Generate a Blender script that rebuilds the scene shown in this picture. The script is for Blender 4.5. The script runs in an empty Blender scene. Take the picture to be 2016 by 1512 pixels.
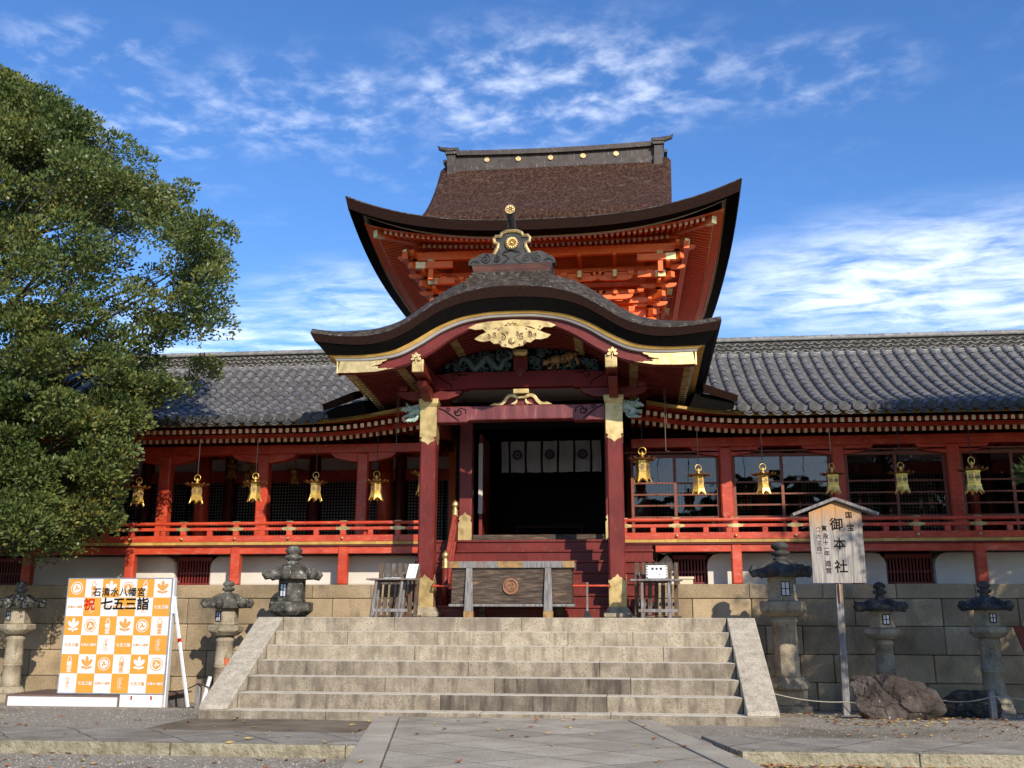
import bpy, bmesh, math, random
import numpy as np
from mathutils import Vector, Matrix
S = bpy.context.scene
COL = S.collection
rad = math.radians
random.seed(11)

# ------------------------------------------------------------------ camera
PITCH, YAW, ROLL = 0.23231, 0.11248, 0.00221
cam_d = bpy.data.cameras.new("camera")
cam_d.sensor_width = 36.0
cam_d.lens = 1937.52 / 2016 * 36.0
cam_d.clip_end = 2000
cam = bpy.data.objects.new("camera", cam_d)
COL.objects.link(cam)
_fw = Vector((-math.sin(YAW) * math.cos(PITCH), math.cos(YAW) * math.cos(PITCH), math.sin(PITCH)))
_rt = Vector((math.cos(YAW), math.sin(YAW), 0))
_up = _rt.cross(_fw)
_r2 = math.cos(ROLL) * _rt + math.sin(ROLL) * _up
_u2 = -math.sin(ROLL) * _rt + math.cos(ROLL) * _up
cam.matrix_world = Matrix(((_r2.x, _u2.x, -_fw.x, 1.81023), (_r2.y, _u2.y, -_fw.y, -12.57182),
                           (_r2.z, _u2.z, -_fw.z, 1.25953), (0, 0, 0, 1)))
S.camera = cam

# ------------------------------------------------------------------ light
SUN_EL, SUN_AZ = rad(28.5), rad(152.0)     # azimuth clockwise from +Y
sun_d = bpy.data.lights.new("sun", 'SUN')
sun_d.energy = 3.2
sun_d.angle = rad(0.5)
sun_d.color = (1.0, 0.90, 0.76)
sun = bpy.data.objects.new("sun", sun_d)
COL.objects.link(sun)
to_sun = Vector((math.sin(SUN_AZ) * math.cos(SUN_EL), math.cos(SUN_AZ) * math.cos(SUN_EL), math.sin(SUN_EL)))
sun.rotation_euler = to_sun.to_track_quat('Z', 'Y').to_euler()
sun.location = to_sun * 40

W = bpy.data.worlds.new("World")
S.world = W
W.use_nodes = True
def build_world():
    nt = W.node_tree; N = nt.nodes; L = nt.links
    N.clear()
    out = N.new("ShaderNodeOutputWorld"); bg = N.new("ShaderNodeBackground")
    sky = N.new("ShaderNodeTexSky")
    sky.sky_type = 'NISHITA'; sky.sun_disc = False
    sky.sun_elevation = SUN_EL; sky.sun_rotation = SUN_AZ
    sky.altitude = 100; sky.air_density = 1.0; sky.dust_density = 0.3; sky.ozone_density = 4.0
    bg.inputs[1].default_value = 0.15
    tc = N.new("ShaderNodeTexCoord")
    sep = N.new("ShaderNodeSeparateXYZ"); L.new(tc.outputs['Generated'], sep.inputs[0])
    def math_(op, a, b=None, clamp=False):
        m = N.new("ShaderNodeMath"); m.operation = op; m.use_clamp = clamp
        for i, v in enumerate((a, b)):
            if v is None: continue
            if isinstance(v, (int, float)): m.inputs[i].default_value = v
            else: L.new(v, m.inputs[i])
        return m.outputs[0]
    z = math_('MAXIMUM', sep.outputs[2], 0.04)
    px = math_('DIVIDE', sep.outputs[0], z); py = math_('DIVIDE', sep.outputs[1], z)
    comb = N.new("ShaderNodeCombineXYZ"); L.new(px, comb.inputs[0]); L.new(py, comb.inputs[1])
    def noise(scale, detail, rough, stretch, dist=0.0, off=(0, 0, 0), rot=0):
        mp = N.new("ShaderNodeMapping"); mp.inputs['Scale'].default_value = stretch
        mp.inputs['Location'].default_value = off; mp.inputs['Rotation'].default_value = (0, 0, rot)
        L.new(comb.outputs[0], mp.inputs[0])
        n = N.new("ShaderNodeTexNoise"); n.inputs['Scale'].default_value = scale
        n.inputs['Detail'].default_value = detail; n.inputs['Roughness'].default_value = rough
        n.inputs['Distortion'].default_value = dist
        L.new(mp.outputs[0], n.inputs[0]); return n.outputs[0]
    def smooth(v, a, b):
        m = N.new("ShaderNodeMapRange"); m.interpolation_type = 'SMOOTHSTEP'
        m.inputs[1].default_value = a; m.inputs[2].default_value = b
        L.new(v, m.inputs[0]); return m.outputs[0]
    def spot(cx, cy, rx, ry):
        a = math_('DIVIDE', math_('SUBTRACT', px, cx), rx); b = math_('DIVIDE', math_('SUBTRACT', py, cy), ry)
        d = math_('SQRT', math_('ADD', math_('MULTIPLY', a, a), math_('MULTIPLY', b, b)))
        return smooth(d, 1.0, 0.25)
    fine = noise(11.0, 8, 0.58, (1.0, 1.0, 1), 0.2, rot=0.5)
    wisp = noise(7.0, 10, 0.62, (.62, 1.0, 1), 0.35, (3, 1, 0), 0.12)
    big = noise(1.1, 4, 0.5, (1, 1, 1), 0.2, (7, 2, 0))
    amounts = []
    for (cx, cy, rx, ry, lo, hi, amp, src) in CLOUDS:
        m = spot(cx, cy, rx, ry)
        amounts.append(math_('MULTIPLY', math_('MULTIPLY', smooth(src == 'f' and fine or wisp, lo, hi), m), amp))
    gen = math_('MULTIPLY', math_('MULTIPLY', smooth(fine, 0.46, 0.78), smooth(big, 0.5, 0.7)), 0.16)
    tot = gen
    for a in amounts: tot = math_('MAXIMUM', tot, a)
    hs = N.new("ShaderNodeHueSaturation"); hs.inputs['Saturation'].default_value = SKY_SAT
    hs.inputs['Hue'].default_value = SKY_HUE
    hs.inputs['Value'].default_value = SKY_VAL
    L.new(sky.outputs[0], hs.inputs['Color'])
    mix = N.new("ShaderNodeMix"); mix.data_type = 'RGBA'
    L.new(tot, mix.inputs[0]); L.new(hs.outputs[0], mix.inputs[6])
    mix.inputs[7].default_value = (7.0, 7.3, 7.9, 1)
    L.new(mix.outputs[2], bg.inputs[0]); L.new(bg.outputs[0], out.inputs[0])
SKY_SAT, SKY_HUE, SKY_VAL = 1.18, 0.508, .85
# cloud fields on the flat cloud layer: centre x, centre y, radius x, radius y, noise from, noise to, amount, source
CLOUDS = [(-.12, 1.74, .52, .34, .38, .82, .46, 'f'), (-.62, 1.76, .40, .30, .40, .84, .36, 'f'), (.34, 1.74, .34, .22, .42, .86, .26, 'f'),
          (-1.0, 1.75, .40, .32, .44, .84, .30, 'f'), (-.95, 1.5, .3, .16, .44, .76, .2, 'f'), (.95, 3.0, .95, .80, .22, .80, .80, 'w'), (1.5, 3.2, 1.0, .9, .26, .82, .75, 'w'),
          (3.0, -7.0, 7.0, 5.0, .30, .75, .75, 'w'),
          (-.75, 3.1, .62, .62, .32, .82, .66, 'w'), (-1.4, 3.5, .8, .8, .32, .82, .62, 'w')]
build_world()
S.view_settings.view_transform = 'Standard'
S.view_settings.look = 'None'
S.view_settings.gamma = 1.0
S.view_settings.use_curve_mapping = False
S.view_settings.exposure = 0.70
S.render.engine = 'CYCLES'
S.cycles.max_bounces = 6
S.cycles.transparent_max_bounces = 12

# ------------------------------------------------------------------ materials
def lin(r, g, b):
    f = lambda c: (c / 255 / 12.92) if c <= 10 else ((c / 255 + 0.055) / 1.055) ** 2.4
    return (f(r), f(g), f(b))
def mat(name, ramp, scale=4.0, detail=6, rough=0.6, metal=0.0, bump=0.0, bscale=60, stretch=(1, 1, 1), island=0.0,
        speck=None, streak=None, patch=None, spec=0.5, rvar=0.1, bdist=0.01, trans=0.0, diamond=None):
    m = bpy.data.materials.new(name); m.use_nodes = True
    nt = m.node_tree; N = nt.nodes; L = nt.links
    b = N['Principled BSDF']
    tc = N.new("ShaderNodeTexCoord"); oi = N.new("ShaderNodeObjectInfo")
    add = N.new("ShaderNodeVectorMath"); add.operation = 'ADD'
    mul = N.new("ShaderNodeMath"); mul.operation = 'MULTIPLY'; mul.inputs[1].default_value = 37.0
    L.new(oi.outputs['Random'], mul.inputs[0])
    L.new(tc.outputs['Object'], add.inputs[0]); L.new(mul.outputs[0], add.inputs[1])
    vec = add.outputs[0]
    def noise(sc, det=6, st=(1, 1, 1), ro=0.55, off=0):
        mp = N.new("ShaderNodeMapping"); mp.inputs['Scale'].default_value = st
        mp.inputs['Location'].default_value = (off, off * .7, off * .3); L.new(vec, mp.inputs[0])
        n = N.new("ShaderNodeTexNoise"); n.inputs['Scale'].default_value = sc; n.inputs['Detail'].default_value = det
        n.inputs['Roughness'].default_value = ro; L.new(mp.outputs[0], n.inputs[0]); return n.outputs[0]
    def cr(v, stops):
        r = N.new("ShaderNodeValToRGB"); L.new(v, r.inputs[0])
        while len(r.color_ramp.elements) < len(stops): r.color_ramp.elements.new(0.5)
        for e, (p, c) in zip(r.color_ramp.elements, stops):
            e.position = p; e.color = (c[0], c[1], c[2], 1) if not isinstance(c, (int, float)) else (c, c, c, 1)
        return r.outputs[0]
    def mixc(f, a, c):
        x = N.new("ShaderNodeMix"); x.data_type = 'RGBA'; L.new(f, x.inputs[0]); L.new(a, x.inputs[6])
        if isinstance(c, tuple): x.inputs[7].default_value = (*c, 1)
        else: L.new(c, x.inputs[7])
        return x.outputs[2]
    base = noise(scale, detail, stretch)
    col = cr(base, ramp)
    if patch: col = mixc(cr(noise(patch[1], 5, patch[4] if len(patch) > 4 else (1, 1, 1), .6, 3.1), [(patch[2], 0.0), (patch[3], 1.0)]), col, patch[0])
    if streak: col = mixc(cr(noise(streak[1], 6, streak[4] if len(streak) > 4 else (7, 7, .6), .6, 9), [(streak[2], 0.0), (streak[3], 1.0)]), col, streak[0])
    if speck: col = mixc(cr(noise(speck[1], 2, (1, 1, 1), .5, 5), [(speck[2], 0.0), (speck[3], 1.0)]), col, speck[0])
    if diamond:
        da, db, dw = diamond
        nv = N.new("ShaderNodeTexNoise"); nv.inputs['Scale'].default_value = 2.5; L.new(vec, nv.inputs[0])
        wob = N.new("ShaderNodeMath"); wob.operation = 'MULTIPLY'; wob.inputs[1].default_value = .10; L.new(nv.outputs[0], wob.inputs[0])
        sp = N.new("ShaderNodeSeparateXYZ"); L.new(tc.outputs['Object'], sp.inputs[0])
        def mm(o, a, c):
            x = N.new("ShaderNodeMath"); x.operation = o
            for i, q in enumerate((a, c)):
                if isinstance(q, (int, float)): x.inputs[i].default_value = q
                else: L.new(q, x.inputs[i])
            return x.outputs[0]
        u0 = mm('ADD', mm('DIVIDE', sp.outputs[0], da), wob.outputs[0]); v0 = mm('DIVIDE', sp.outputs[1], db)
        u = mm('ADD', u0, v0); v = mm('SUBTRACT', u0, v0)
        e = lambda q: mm('LESS_THAN', mm('SUBTRACT', .5, mm('ABSOLUTE', mm('SUBTRACT', mm('FRACT', q, 0), .5), 0)), dw)
        k = mm('MAXIMUM', e(u), e(v))
        cv = N.new("ShaderNodeCombineXYZ"); L.new(mm('FLOOR', u, 0), cv.inputs[0]); L.new(mm('FLOOR', v, 0), cv.inputs[1])
        wn = N.new("ShaderNodeTexWhiteNoise"); L.new(cv.outputs[0], wn.inputs[0])
        h2 = N.new("ShaderNodeHueSaturation"); L.new(mm('ADD', mm('MULTIPLY', wn.outputs[0], .26), .87), h2.inputs['Value']); L.new(col, h2.inputs['Color'])
        col = mixc(mm('MULTIPLY', k, .8), h2.outputs[0], (.055, .05, .042))
    if island:
        g = N.new("ShaderNodeNewGeometry"); hs = N.new("ShaderNodeHueSaturation")
        mr = N.new("ShaderNodeMapRange"); mr.inputs[3].default_value = 1 - island; mr.inputs[4].default_value = 1 + island
        L.new(g.outputs['Random Per Island'], mr.inputs[0]); L.new(mr.outputs[0], hs.inputs['Value'])
        L.new(col, hs.inputs['Color']); col = hs.outputs[0]
    L.new(col, b.inputs['Base Color'])
    rr = N.new("ShaderNodeMapRange"); rr.inputs[3].default_value = max(0.02, rough - rvar); rr.inputs[4].default_value = min(1, rough + rvar)
    L.new(base, rr.inputs[0]); L.new(rr.outputs[0], b.inputs['Roughness'])
    b.inputs['Metallic'].default_value = metal
    b.inputs['Specular IOR Level'].default_value = spec
    if bump:
        bp = N.new("ShaderNodeBump"); bp.inputs['Strength'].default_value = bump; bp.inputs['Distance'].default_value = bdist
        L.new(noise(bscale, 5, stretch), bp.inputs['Height']); L.new(bp.outputs[0], b.inputs['Normal'])
    if trans:
        t = N.new("ShaderNodeBsdfTranslucent"); L.new(col, t.inputs[0]); mx = N.new("ShaderNodeMixShader")
        mx.inputs[0].default_value = trans; L.new(b.outputs[0], mx.inputs[1]); L.new(t.outputs[0], mx.inputs[2])
        L.new(mx.outputs[0], N['Material Output'].inputs[0])
    m.diffuse_color = (*ramp[len(ramp) // 2][1][:3], 1)
    return m
def var(c, k=0.25, lo=.35, hi=.7): return [(lo, tuple(x * (1 - k) for x in c)), (hi, tuple(min(1, x * (1 + k)) for x in c))]

RED = mat("vermilion_paint", [(.3, (.38, .032, .011)), (.60, (.57, .064, .020)), (.8, (.60, .13, .075))], 2.6, 8, .45, bump=.15, bscale=30, streak=((.56, .22, .16), 6, .54, .80, (1.2, 5, 5)))
UPRED = mat("upper_vermilion_paint", var((.84, .150, .020), .10), 3, 6, .5, bump=.1, bscale=30)
MAROON = mat("maroon_lacquer", var((.150, .020, .015), .22), 2.2, 8, .46, bump=.12, bscale=40, streak=((.23, .085, .065), 6, .56, .85, (5, 5, .8)), spec=.28)
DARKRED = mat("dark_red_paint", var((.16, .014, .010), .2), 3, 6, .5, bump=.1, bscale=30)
GOLD = mat("gilt_metal", [(.3, (.62, .41, .15)), (.7, (.88, .65, .31))], 9, 8, .40, metal=.85, bump=.25, bscale=45, rvar=.12)
DULLGOLD = mat("aged_gilt_plate", [(.3, (.30, .21, .085)), (.52, (.56, .41, .17)), (.75, (.68, .54, .28))], 6, 9, .46, metal=.6, bump=.3, bscale=70, streak=((.30, .19, .07), 8, .62, .85))
LANTGOLD = mat("polished_gilt_lantern", [(.3, (.72, .43, .085)), (.7, (.96, .64, .17))], 12, 6, .34, metal=.6, bump=.12, bscale=90)
OCHRE = mat("yellow_ochre_paint", [(.3, (.40, .22, .04)), (.7, (.58, .36, .09))], 5, 8, .6, bump=.1, island=.15)
CREAM = mat("cream_end_paint", [(.3, (.68, .56, .34)), (.7, (.84, .72, .47))], 7, 6, .6, island=.12)
WHITE = mat("white_lime_paint", [(.3, (.40, .37, .35)), (.7, (.52, .49, .46))], 3, 6, .7)
PLASTER = mat("white_plaster", [(.3, (.56, .52, .45)), (.7, (.68, .64, .57))], 1.5, 8, .8, bump=.1, bscale=20, streak=((.50, .46, .40), 3, .62, .9))
BARK = mat("cypress_bark_thatch", [(.3, (.016, .008, .006)), (.5, (.055, .026, .016)), (.72, (.125, .066, .042))], 15, 10, .9, bump=1.0, bscale=16, bdist=.06, patch=((.14, .10, .07), 2.2, .58, .8), stretch=(1, .5, .5), spec=.15)
BARKGREY = mat("weathered_bark_thatch", [(.3, (.018, .014, .011)), (.5, (.062, .050, .040)), (.74, (.15, .130, .108))], 11, 10, .92, bump=.9, bscale=40, bdist=.03, speck=((.30, .285, .25), 17, .64, .78), patch=((.040, .028, .020), 3.0, .5, .7), spec=.2)
BARKEDGE = mat("cut_bark_edge", [(.3, (.010, .005, .004)), (.7, (.036, .017, .012))], 14, 8, .85, bump=.5, bscale=25, stretch=(1, 1, 9), spec=.06)
BLACK = mat("blackened_eave_layers", [(.3, (.003, .003, .003)), (.7, (.010, .008, .007))], 8, 8, .85, bump=.4, bscale=14, stretch=(1, 1, 10), spec=.06)
TILEPAN = mat("dark_pan_tile", [(.25, (.030, .029, .030)), (.5, (.075, .073, .072)), (.8, (.17, .165, .158))], 7, 9, .6, bump=.3, bscale=35, stretch=(1, 1, 1))
TILEEND = mat("dark_end_tile", [(.3, (.030, .030, .031)), (.7, (.085, .083, .080))], 9, 8, .6, bump=.2, bscale=40, island=.2)
TILE = mat("grey_roof_tile", [(.25, (.075, .074, .075)), (.5, (.145, .142, .141)), (.78, (.26, .253, .242))], 6, 9, .5, bump=.3, bscale=35, island=.22, speck=((.42, .41, .38), 22, .66, .78), rvar=.15)
RIDGET = mat("grey_ridge_tile", [(.3, (.13, .125, .115)), (.7, (.30, .29, .26))], 9, 8, .6, bump=.3, bscale=40, island=.2)
COPPER = mat("dark_bronze", [(.3, (.022, .020, .018)), (.7, (.062, .055, .048))], 6, 8, .5, metal=.3, bump=.25, bscale=30, streak=((.17, .15, .13), 9, .62, .8))
RIDGEM = mat("weathered_copper_ridge", [(.3, (.030, .022, .018)), (.7, (.075, .058, .047))], 5, 8, .6, metal=.2, bump=.2, bscale=30, streak=((.34, .32, .29), 5, .60, .72, (9, 9, .5)))
GRANITE = mat("worn_granite_steps", [(.25, (.22, .183, .130)), (.5, (.38, .325, .238)), (.8, (.51, .45, .34))], 5, 8, .8, bump=.65, bscale=70, bdist=.012, island=.06, speck=((.19, .155, .115), 62, .53, .70), streak=((.135, .108, .082), 3.4, .50, .74, (2.4, 1.0, .35)), patch=((.18, .145, .112), .8, .53, .70), spec=.12)
GRANITED = mat("water_stained_granite", [(.25, (.080, .066, .052)), (.5, (.165, .138, .106)), (.8, (.29, .25, .19))], 4, 9, .75, bump=.6, bscale=70, bdist=.012, speck=((.08, .065, .05), 60, .53, .70), streak=((.055, .043, .035), 5, .46, .66, (2.2, 1, .3)), spec=.15)
GRANITEL = mat("grimy_lower_granite", [(.25, (.155, .128, .094)), (.5, (.285, .240, .178)), (.8, (.42, .365, .275))], 5, 8, .8, bump=.65, bscale=70, bdist=.012, island=.08, speck=((.14, .115, .088), 62, .53, .70), streak=((.085, .068, .053), 3.4, .48, .72, (2.4, 1.0, .35)), spec=.12)
TREAD = mat("worn_brightened_tread", [(.25, (.50, .44, .33)), (.5, (.64, .575, .45)), (.8, (.72, .66, .54))], 6, 8, .8, bump=.4, bscale=70, bdist=.01, speck=((.26, .22, .17), 60, .55, .72), spec=.12)  # worn treads, painted paler than the risers to stand in for light on them
GRANITEP = mat("pale_granite_parapet", [(.25, (.32, .275, .205)), (.5, (.46, .405, .31)), (.8, (.58, .52, .415))], 9, 8, .8, bump=.6, bscale=80, bdist=.012, speck=((.22, .19, .15), 60, .53, .68), spec=.15)
WALLST = mat("tan_granite_block", [(.25, (.215, .158, .092)), (.5, (.365, .275, .165)), (.8, (.48, .38, .25))], 1.7, 9, .85, bump=.6, bscale=55, bdist=.014, island=.26, speck=((.14, .105, .065), 60, .56, .70), streak=((.125, .105, .080), 1.6, .56, .78, (1.5, 1.5, .5)), patch=((.40, .24, .09), .9, .62, .76), spec=.25)
JOINT = mat("dark_joint", var((.035, .030, .024), .2), 8, 4, .95)
LSTONE = mat("lichen_lantern_stone", [(.25, (.18, .150, .105)), (.5, (.355, .300, .210)), (.8, (.47, .415, .31))], 4.5, 9, .9, bump=.7, bscale=45, bdist=.012, speck=((.10, .085, .06), 55, .56, .7), streak=((.07, .062, .048), 3, .56, .8, (3, 3, .8)), spec=.2)
LDARK = mat("blackened_lantern_stone", [(.3, (.028, .027, .026)), (.55, (.070, .066, .062)), (.8, (.15, .145, .135))], 5, 9, .85, bump=.7, bscale=45, bdist=.012, speck=((.26, .27, .24), 16, .66, .76), spec=.25)
LMID = mat("mossy_lantern_stone", [(.3, (.030, .028, .022)), (.5, (.085, .080, .066)), (.72, (.20, .195, .165))], 7, 10, .88, bump=.7, bscale=45, bdist=.012, speck=((.40, .41, .36), 11, .62, .72), spec=.25)
PATHST = mat("grey_paving_stone", [(.25, (.31, .265, .195)), (.5, (.43, .375, .285)), (.8, (.54, .48, .375))], 2.2, 9, .8, bump=.5, bscale=60, bdist=.01, island=.10, speck=((.17, .17, .16), 85, .55, .68), patch=((.35, .29, .205), 1.1, .55, .8), spec=.08)
PATHD = mat("grey_diamond_paving", [(.25, (.31, .265, .195)), (.5, (.43, .375, .285)), (.8, (.54, .48, .375))], 2.2, 9, .8, bump=.5, bscale=60, bdist=.01, speck=((.17, .17, .16), 85, .55, .68), patch=((.35, .29, .205), 1.1, .55, .8), spec=.08, diamond=(1.15, .85, .011))
STRIPD = mat("worn_strip_paving", [(.25, (.22, .19, .145)), (.5, (.34, .30, .235)), (.8, (.44, .40, .33))], 2.6, 9, .85, bump=.7, bscale=40, bdist=.015, speck=((.12, .11, .09), 70, .56, .68), patch=((.20, .165, .115), 1.3, .5, .8), spec=.25, diamond=(.95, 1.1, .014))
GRAVEL = mat("grey_gravel", [(.3, (.19, .163, .122)), (.5, (.36, .315, .243)), (.7, (.52, .465, .37))], 46, 5, .95, bump=1.0, bscale=40, bdist=.035, patch=((.155, .125, .080), .55, .52, .75), spec=.2)
PEBBLE = mat("small_gravel_stones", [(.3, (.20, .175, .135)), (.7, (.36, .325, .26))], 3, 4, .9, island=.5, spec=.2)
KERBST = mat("rough_kerb_stone", [(.25, (.15, .130, .085)), (.5, (.30, .265, .18)), (.8, (.42, .38, .28))], 7, 9, .9, bump=1.0, bscale=22, bdist=.04, island=.12, spec=.2)
WOODG = mat("weathered_grey_wood", [(.3, (.10, .095, .092)), (.55, (.23, .22, .215)), (.8, (.36, .345, .33))], 6, 9, .8, bump=.4, bscale=30, stretch=(6, 6, .7), patch=((.20, .11, .055), 2.2, .52, .76), spec=.25)
WOODD = mat("dark_weathered_wood", [(.3, (.026, .018, .013)), (.5, (.075, .052, .037)), (.75, (.16, .125, .10))], 9, 12, .75, bump=.5, bscale=30, stretch=(.5, 5, 5), patch=((.27, .17, .095), 2.4, .60, .72, (.9, 3, 5)), spec=.25)
WOODB = mat("brown_weathered_picket", [(.3, (.055, .035, .022)), (.55, (.14, .095, .062)), (.8, (.24, .18, .13))], 6, 9, .8, bump=.4, bscale=30, stretch=(6, 6, .7), island=.25, patch=((.17, .16, .155), 2.0, .52, .72), spec=.2)
WOODBOARD = mat("sun_bleached_board", [(.3, (.17, .155, .14)), (.55, (.33, .30, .27)), (.8, (.48, .44, .39))], 7, 9, .8, bump=.3, bscale=25, stretch=(7, 7, .5), spec=.2)
SASH = mat("brown_window_frame", var((.20, .055, .025), .25), 5, 8, .5, stretch=(1, 5, 5), bump=.15)
ROCKM = mat("dark_red_brown_rock", [(.25, (.016, .013, .011)), (.5, (.054, .041, .034)), (.78, (.130, .104, .088))], 3.5, 11, .8, bump=1.0, bscale=9, bdist=.06, speck=((.52, .50, .46), 8, .68, .75), spec=.35)
ROCKB = mat("black_mossy_rock", [(.25, (.010, .010, .009)), (.5, (.034, .032, .026)), (.78, (.085, .080, .066))], 4, 11, .85, bump=1.0, bscale=9, bdist=.06, speck=((.28, .28, .25), 9, .68, .76), spec=.3)
TRUNK = mat("tree_bark", [(.3, (.030, .024, .018)), (.7, (.10, .085, .066))], 6, 9, .9, bump=.9, bscale=12, stretch=(3, 3, .6), bdist=.05)
ORANGE = mat("orange_print", var((.62, .29, .03), .03), 2, 2, .45)
BWHITE = mat("white_print", var((.70, .69, .68), .02), 2, 2, .45)
PRINTO = mat("ochre_print_mark", var((.62, .30, .06), .03), 2, 2, .45)
INK = mat("black_ink", var((.008, .007, .007), .1), 4, 2, .7, spec=.1)
INKRED = mat("red_ink", var((.45, .010, .010), .1), 4, 2, .7, spec=.1)
PAPER = mat("white_paper", var((.82, .82, .80), .03), 3, 3, .6)
TRIM = mat("brown_trim_strip", var((.16, .10, .075), .2), 4, 5, .6)
STEEL = mat("grey_metal", var((.42, .43, .45), .15), 6, 4, .4, metal=.7)
IRON = mat("dark_iron", var((.035, .032, .03), .2), 6, 4, .5, metal=.5)
CLOTH = mat("white_curtain_cloth", var((.62, .60, .60), .08), 3, 4, .9)
CREST = mat("navy_crest", var((.010, .016, .06), .1), 3, 3, .8)
TEAL = mat("verdigris_carving", [(.28, (.016, .028, .034)), (.42, (.035, .10, .09)), (.52, (.09, .115, .10)), (.62, (.05, .065, .14)), (.75, (.17, .135, .075))], 9, 5, .6, bump=.6, bscale=25, bdist=.03)
TIGER = mat("tiger_tan_paint", [(.44, (.03, .018, .008)), (.5, (.26, .14, .04)), (.8, (.34, .21, .08))], 14, 3, .6, stretch=(2, 1, .6))
DRAGON = mat("pale_green_carving", [(.3, (.14, .26, .21)), (.55, (.40, .50, .42)), (.8, (.62, .55, .42))], 14, 5, .55, bump=.5, bscale=30, bdist=.02)
ROPE = mat("pale_rope", var((.42, .38, .30), .2), 40, 3, .9)
DARKIN = mat("dark_interior_wood", var((.030, .010, .007), .2), 3, 4, .7, spec=.15)
LAMPWHITE = mat("translucent_paper_pane", var((.72, .74, .80), .03), 3, 3, .5)
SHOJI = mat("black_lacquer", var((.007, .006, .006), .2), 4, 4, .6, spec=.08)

def lattice_mat():
    m = bpy.data.materials.new("black_lattice_with_pale_backing"); m.use_nodes = True
    N = m.node_tree.nodes; L = m.node_tree.links; b = N['Principled BSDF']
    tc = N.new("ShaderNodeTexCoord"); sp = N.new("ShaderNodeSeparateXYZ"); L.new(tc.outputs['Object'], sp.inputs[0])
    def op(o, a, c):
        x = N.new("ShaderNodeMath"); x.operation = o
        L.new(a, x.inputs[0])
        if isinstance(c, (int, float)): x.inputs[1].default_value = c
        else: L.new(c, x.inputs[1])
        return x.outputs[0]
    def cell(v):
        f = op('FRACT', op('DIVIDE', v, .078), 0); return op('LESS_THAN', op('ABSOLUTE', op('SUBTRACT', f, .5), 0), .20)
    k = op('MULTIPLY', cell(sp.outputs[0]), cell(sp.outputs[2]))
    mx = N.new("ShaderNodeMix"); mx.data_type = 'RGBA'; L.new(k, mx.inputs[0])
    mx.inputs[6].default_value = (.008, .007, .007, 1); mx.inputs[7].default_value = (.42, .42, .43, 1)
    L.new(mx.outputs[2], b.inputs['Base Color']); b.inputs['Roughness'].default_value = .6
    return m
LATT = lattice_mat()
def glass_mat():
    m = bpy.data.materials.new("window_glass"); m.use_nodes = True
    N = m.node_tree.nodes; L = m.node_tree.links; N.clear()
    o = N.new("ShaderNodeOutputMaterial"); g = N.new("ShaderNodeBsdfGlossy"); t = N.new("ShaderNodeBsdfTransparent")
    g.inputs['Roughness'].default_value = .015; t.inputs[0].default_value = (.45, .46, .48, 1)
    tc = N.new("ShaderNodeTexCoord"); n = N.new("ShaderNodeTexNoise"); n.inputs['Scale'].default_value = 1.6; n.inputs['Detail'].default_value = 2
    L.new(tc.outputs['Object'], n.inputs[0]); bp = N.new("ShaderNodeBump"); bp.inputs['Strength'].default_value = .25; bp.inputs['Distance'].default_value = .03
    L.new(n.outputs[0], bp.inputs['Height']); L.new(bp.outputs[0], g.inputs['Normal'])
    f = N.new("ShaderNodeFresnel"); f.inputs[0].default_value = 1.9
    mr = N.new("ShaderNodeMath"); mr.operation = 'MULTIPLY_ADD'; mr.inputs[1].default_value = .80; mr.inputs[2].default_value = .0
    L.new(f.outputs[0], mr.inputs[0]); x = N.new("ShaderNodeMixShader")
    L.new(mr.outputs[0], x.inputs[0]); L.new(t.outputs[0], x.inputs[1]); L.new(g.outputs[0], x.inputs[2]); L.new(x.outputs[0], o.inputs[0])
    return m
GLASS = glass_mat()
def leaf_mat(name, stops, tr=.3):
    m = bpy.data.materials.new(name); m.use_nodes = True
    N = m.node_tree.nodes; L = m.node_tree.links; b = N['Principled BSDF']
    g = N.new("ShaderNodeNewGeometry"); tc = N.new("ShaderNodeTexCoord"); n = N.new("ShaderNodeTexNoise")
    n.inputs['Scale'].default_value = .75; n.inputs['Detail'].default_value = 3; L.new(tc.outputs['Object'], n.inputs[0])
    a = N.new("ShaderNodeMath"); a.operation = 'MULTIPLY_ADD'; a.inputs[1].default_value = .62; L.new(g.outputs['Random Per Island'], a.inputs[0])
    mr = N.new("ShaderNodeMapRange"); mr.inputs[1].default_value = .35; mr.inputs[2].default_value = .68; mr.inputs[3].default_value = 0; mr.inputs[4].default_value = .38
    L.new(n.outputs[0], mr.inputs[0]); L.new(mr.outputs[0], a.inputs[2])
    r = N.new("ShaderNodeValToRGB"); L.new(a.outputs[0], r.inputs[0])
    while len(r.color_ramp.elements) < len(stops): r.color_ramp.elements.new(.5)
    for e, (p, c) in zip(r.color_ramp.elements, stops): e.position = p; e.color = (*c, 1)
    L.new(r.outputs[0], b.inputs['Base Color']); b.inputs['Roughness'].default_value = .42; b.inputs['Specular IOR Level'].default_value = .4
    t = N.new("ShaderNodeBsdfTranslucent"); L.new(r.outputs[0], t.inputs[0]); x = N.new("ShaderNodeMixShader"); x.inputs[0].default_value = tr
    L.new(b.outputs[0], x.inputs[1]); L.new(t.outputs[0], x.inputs[2]); L.new(x.outputs[0], N['Material Output'].inputs[0])
    return m
LEAF = leaf_mat("evergreen_leaf", [(0, (.050, .084, .026)), (.35, (.100, .148, .042)), (.64, (.165, .195, .050)), (.86, (.26, .24, .055)), (.97, (.46, .35, .08))])
NEEDLE = leaf_mat("pine_needle", [(0, (.02, .045, .015)), (.5, (.05, .085, .025)), (1, (.10, .13, .03))])

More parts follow.
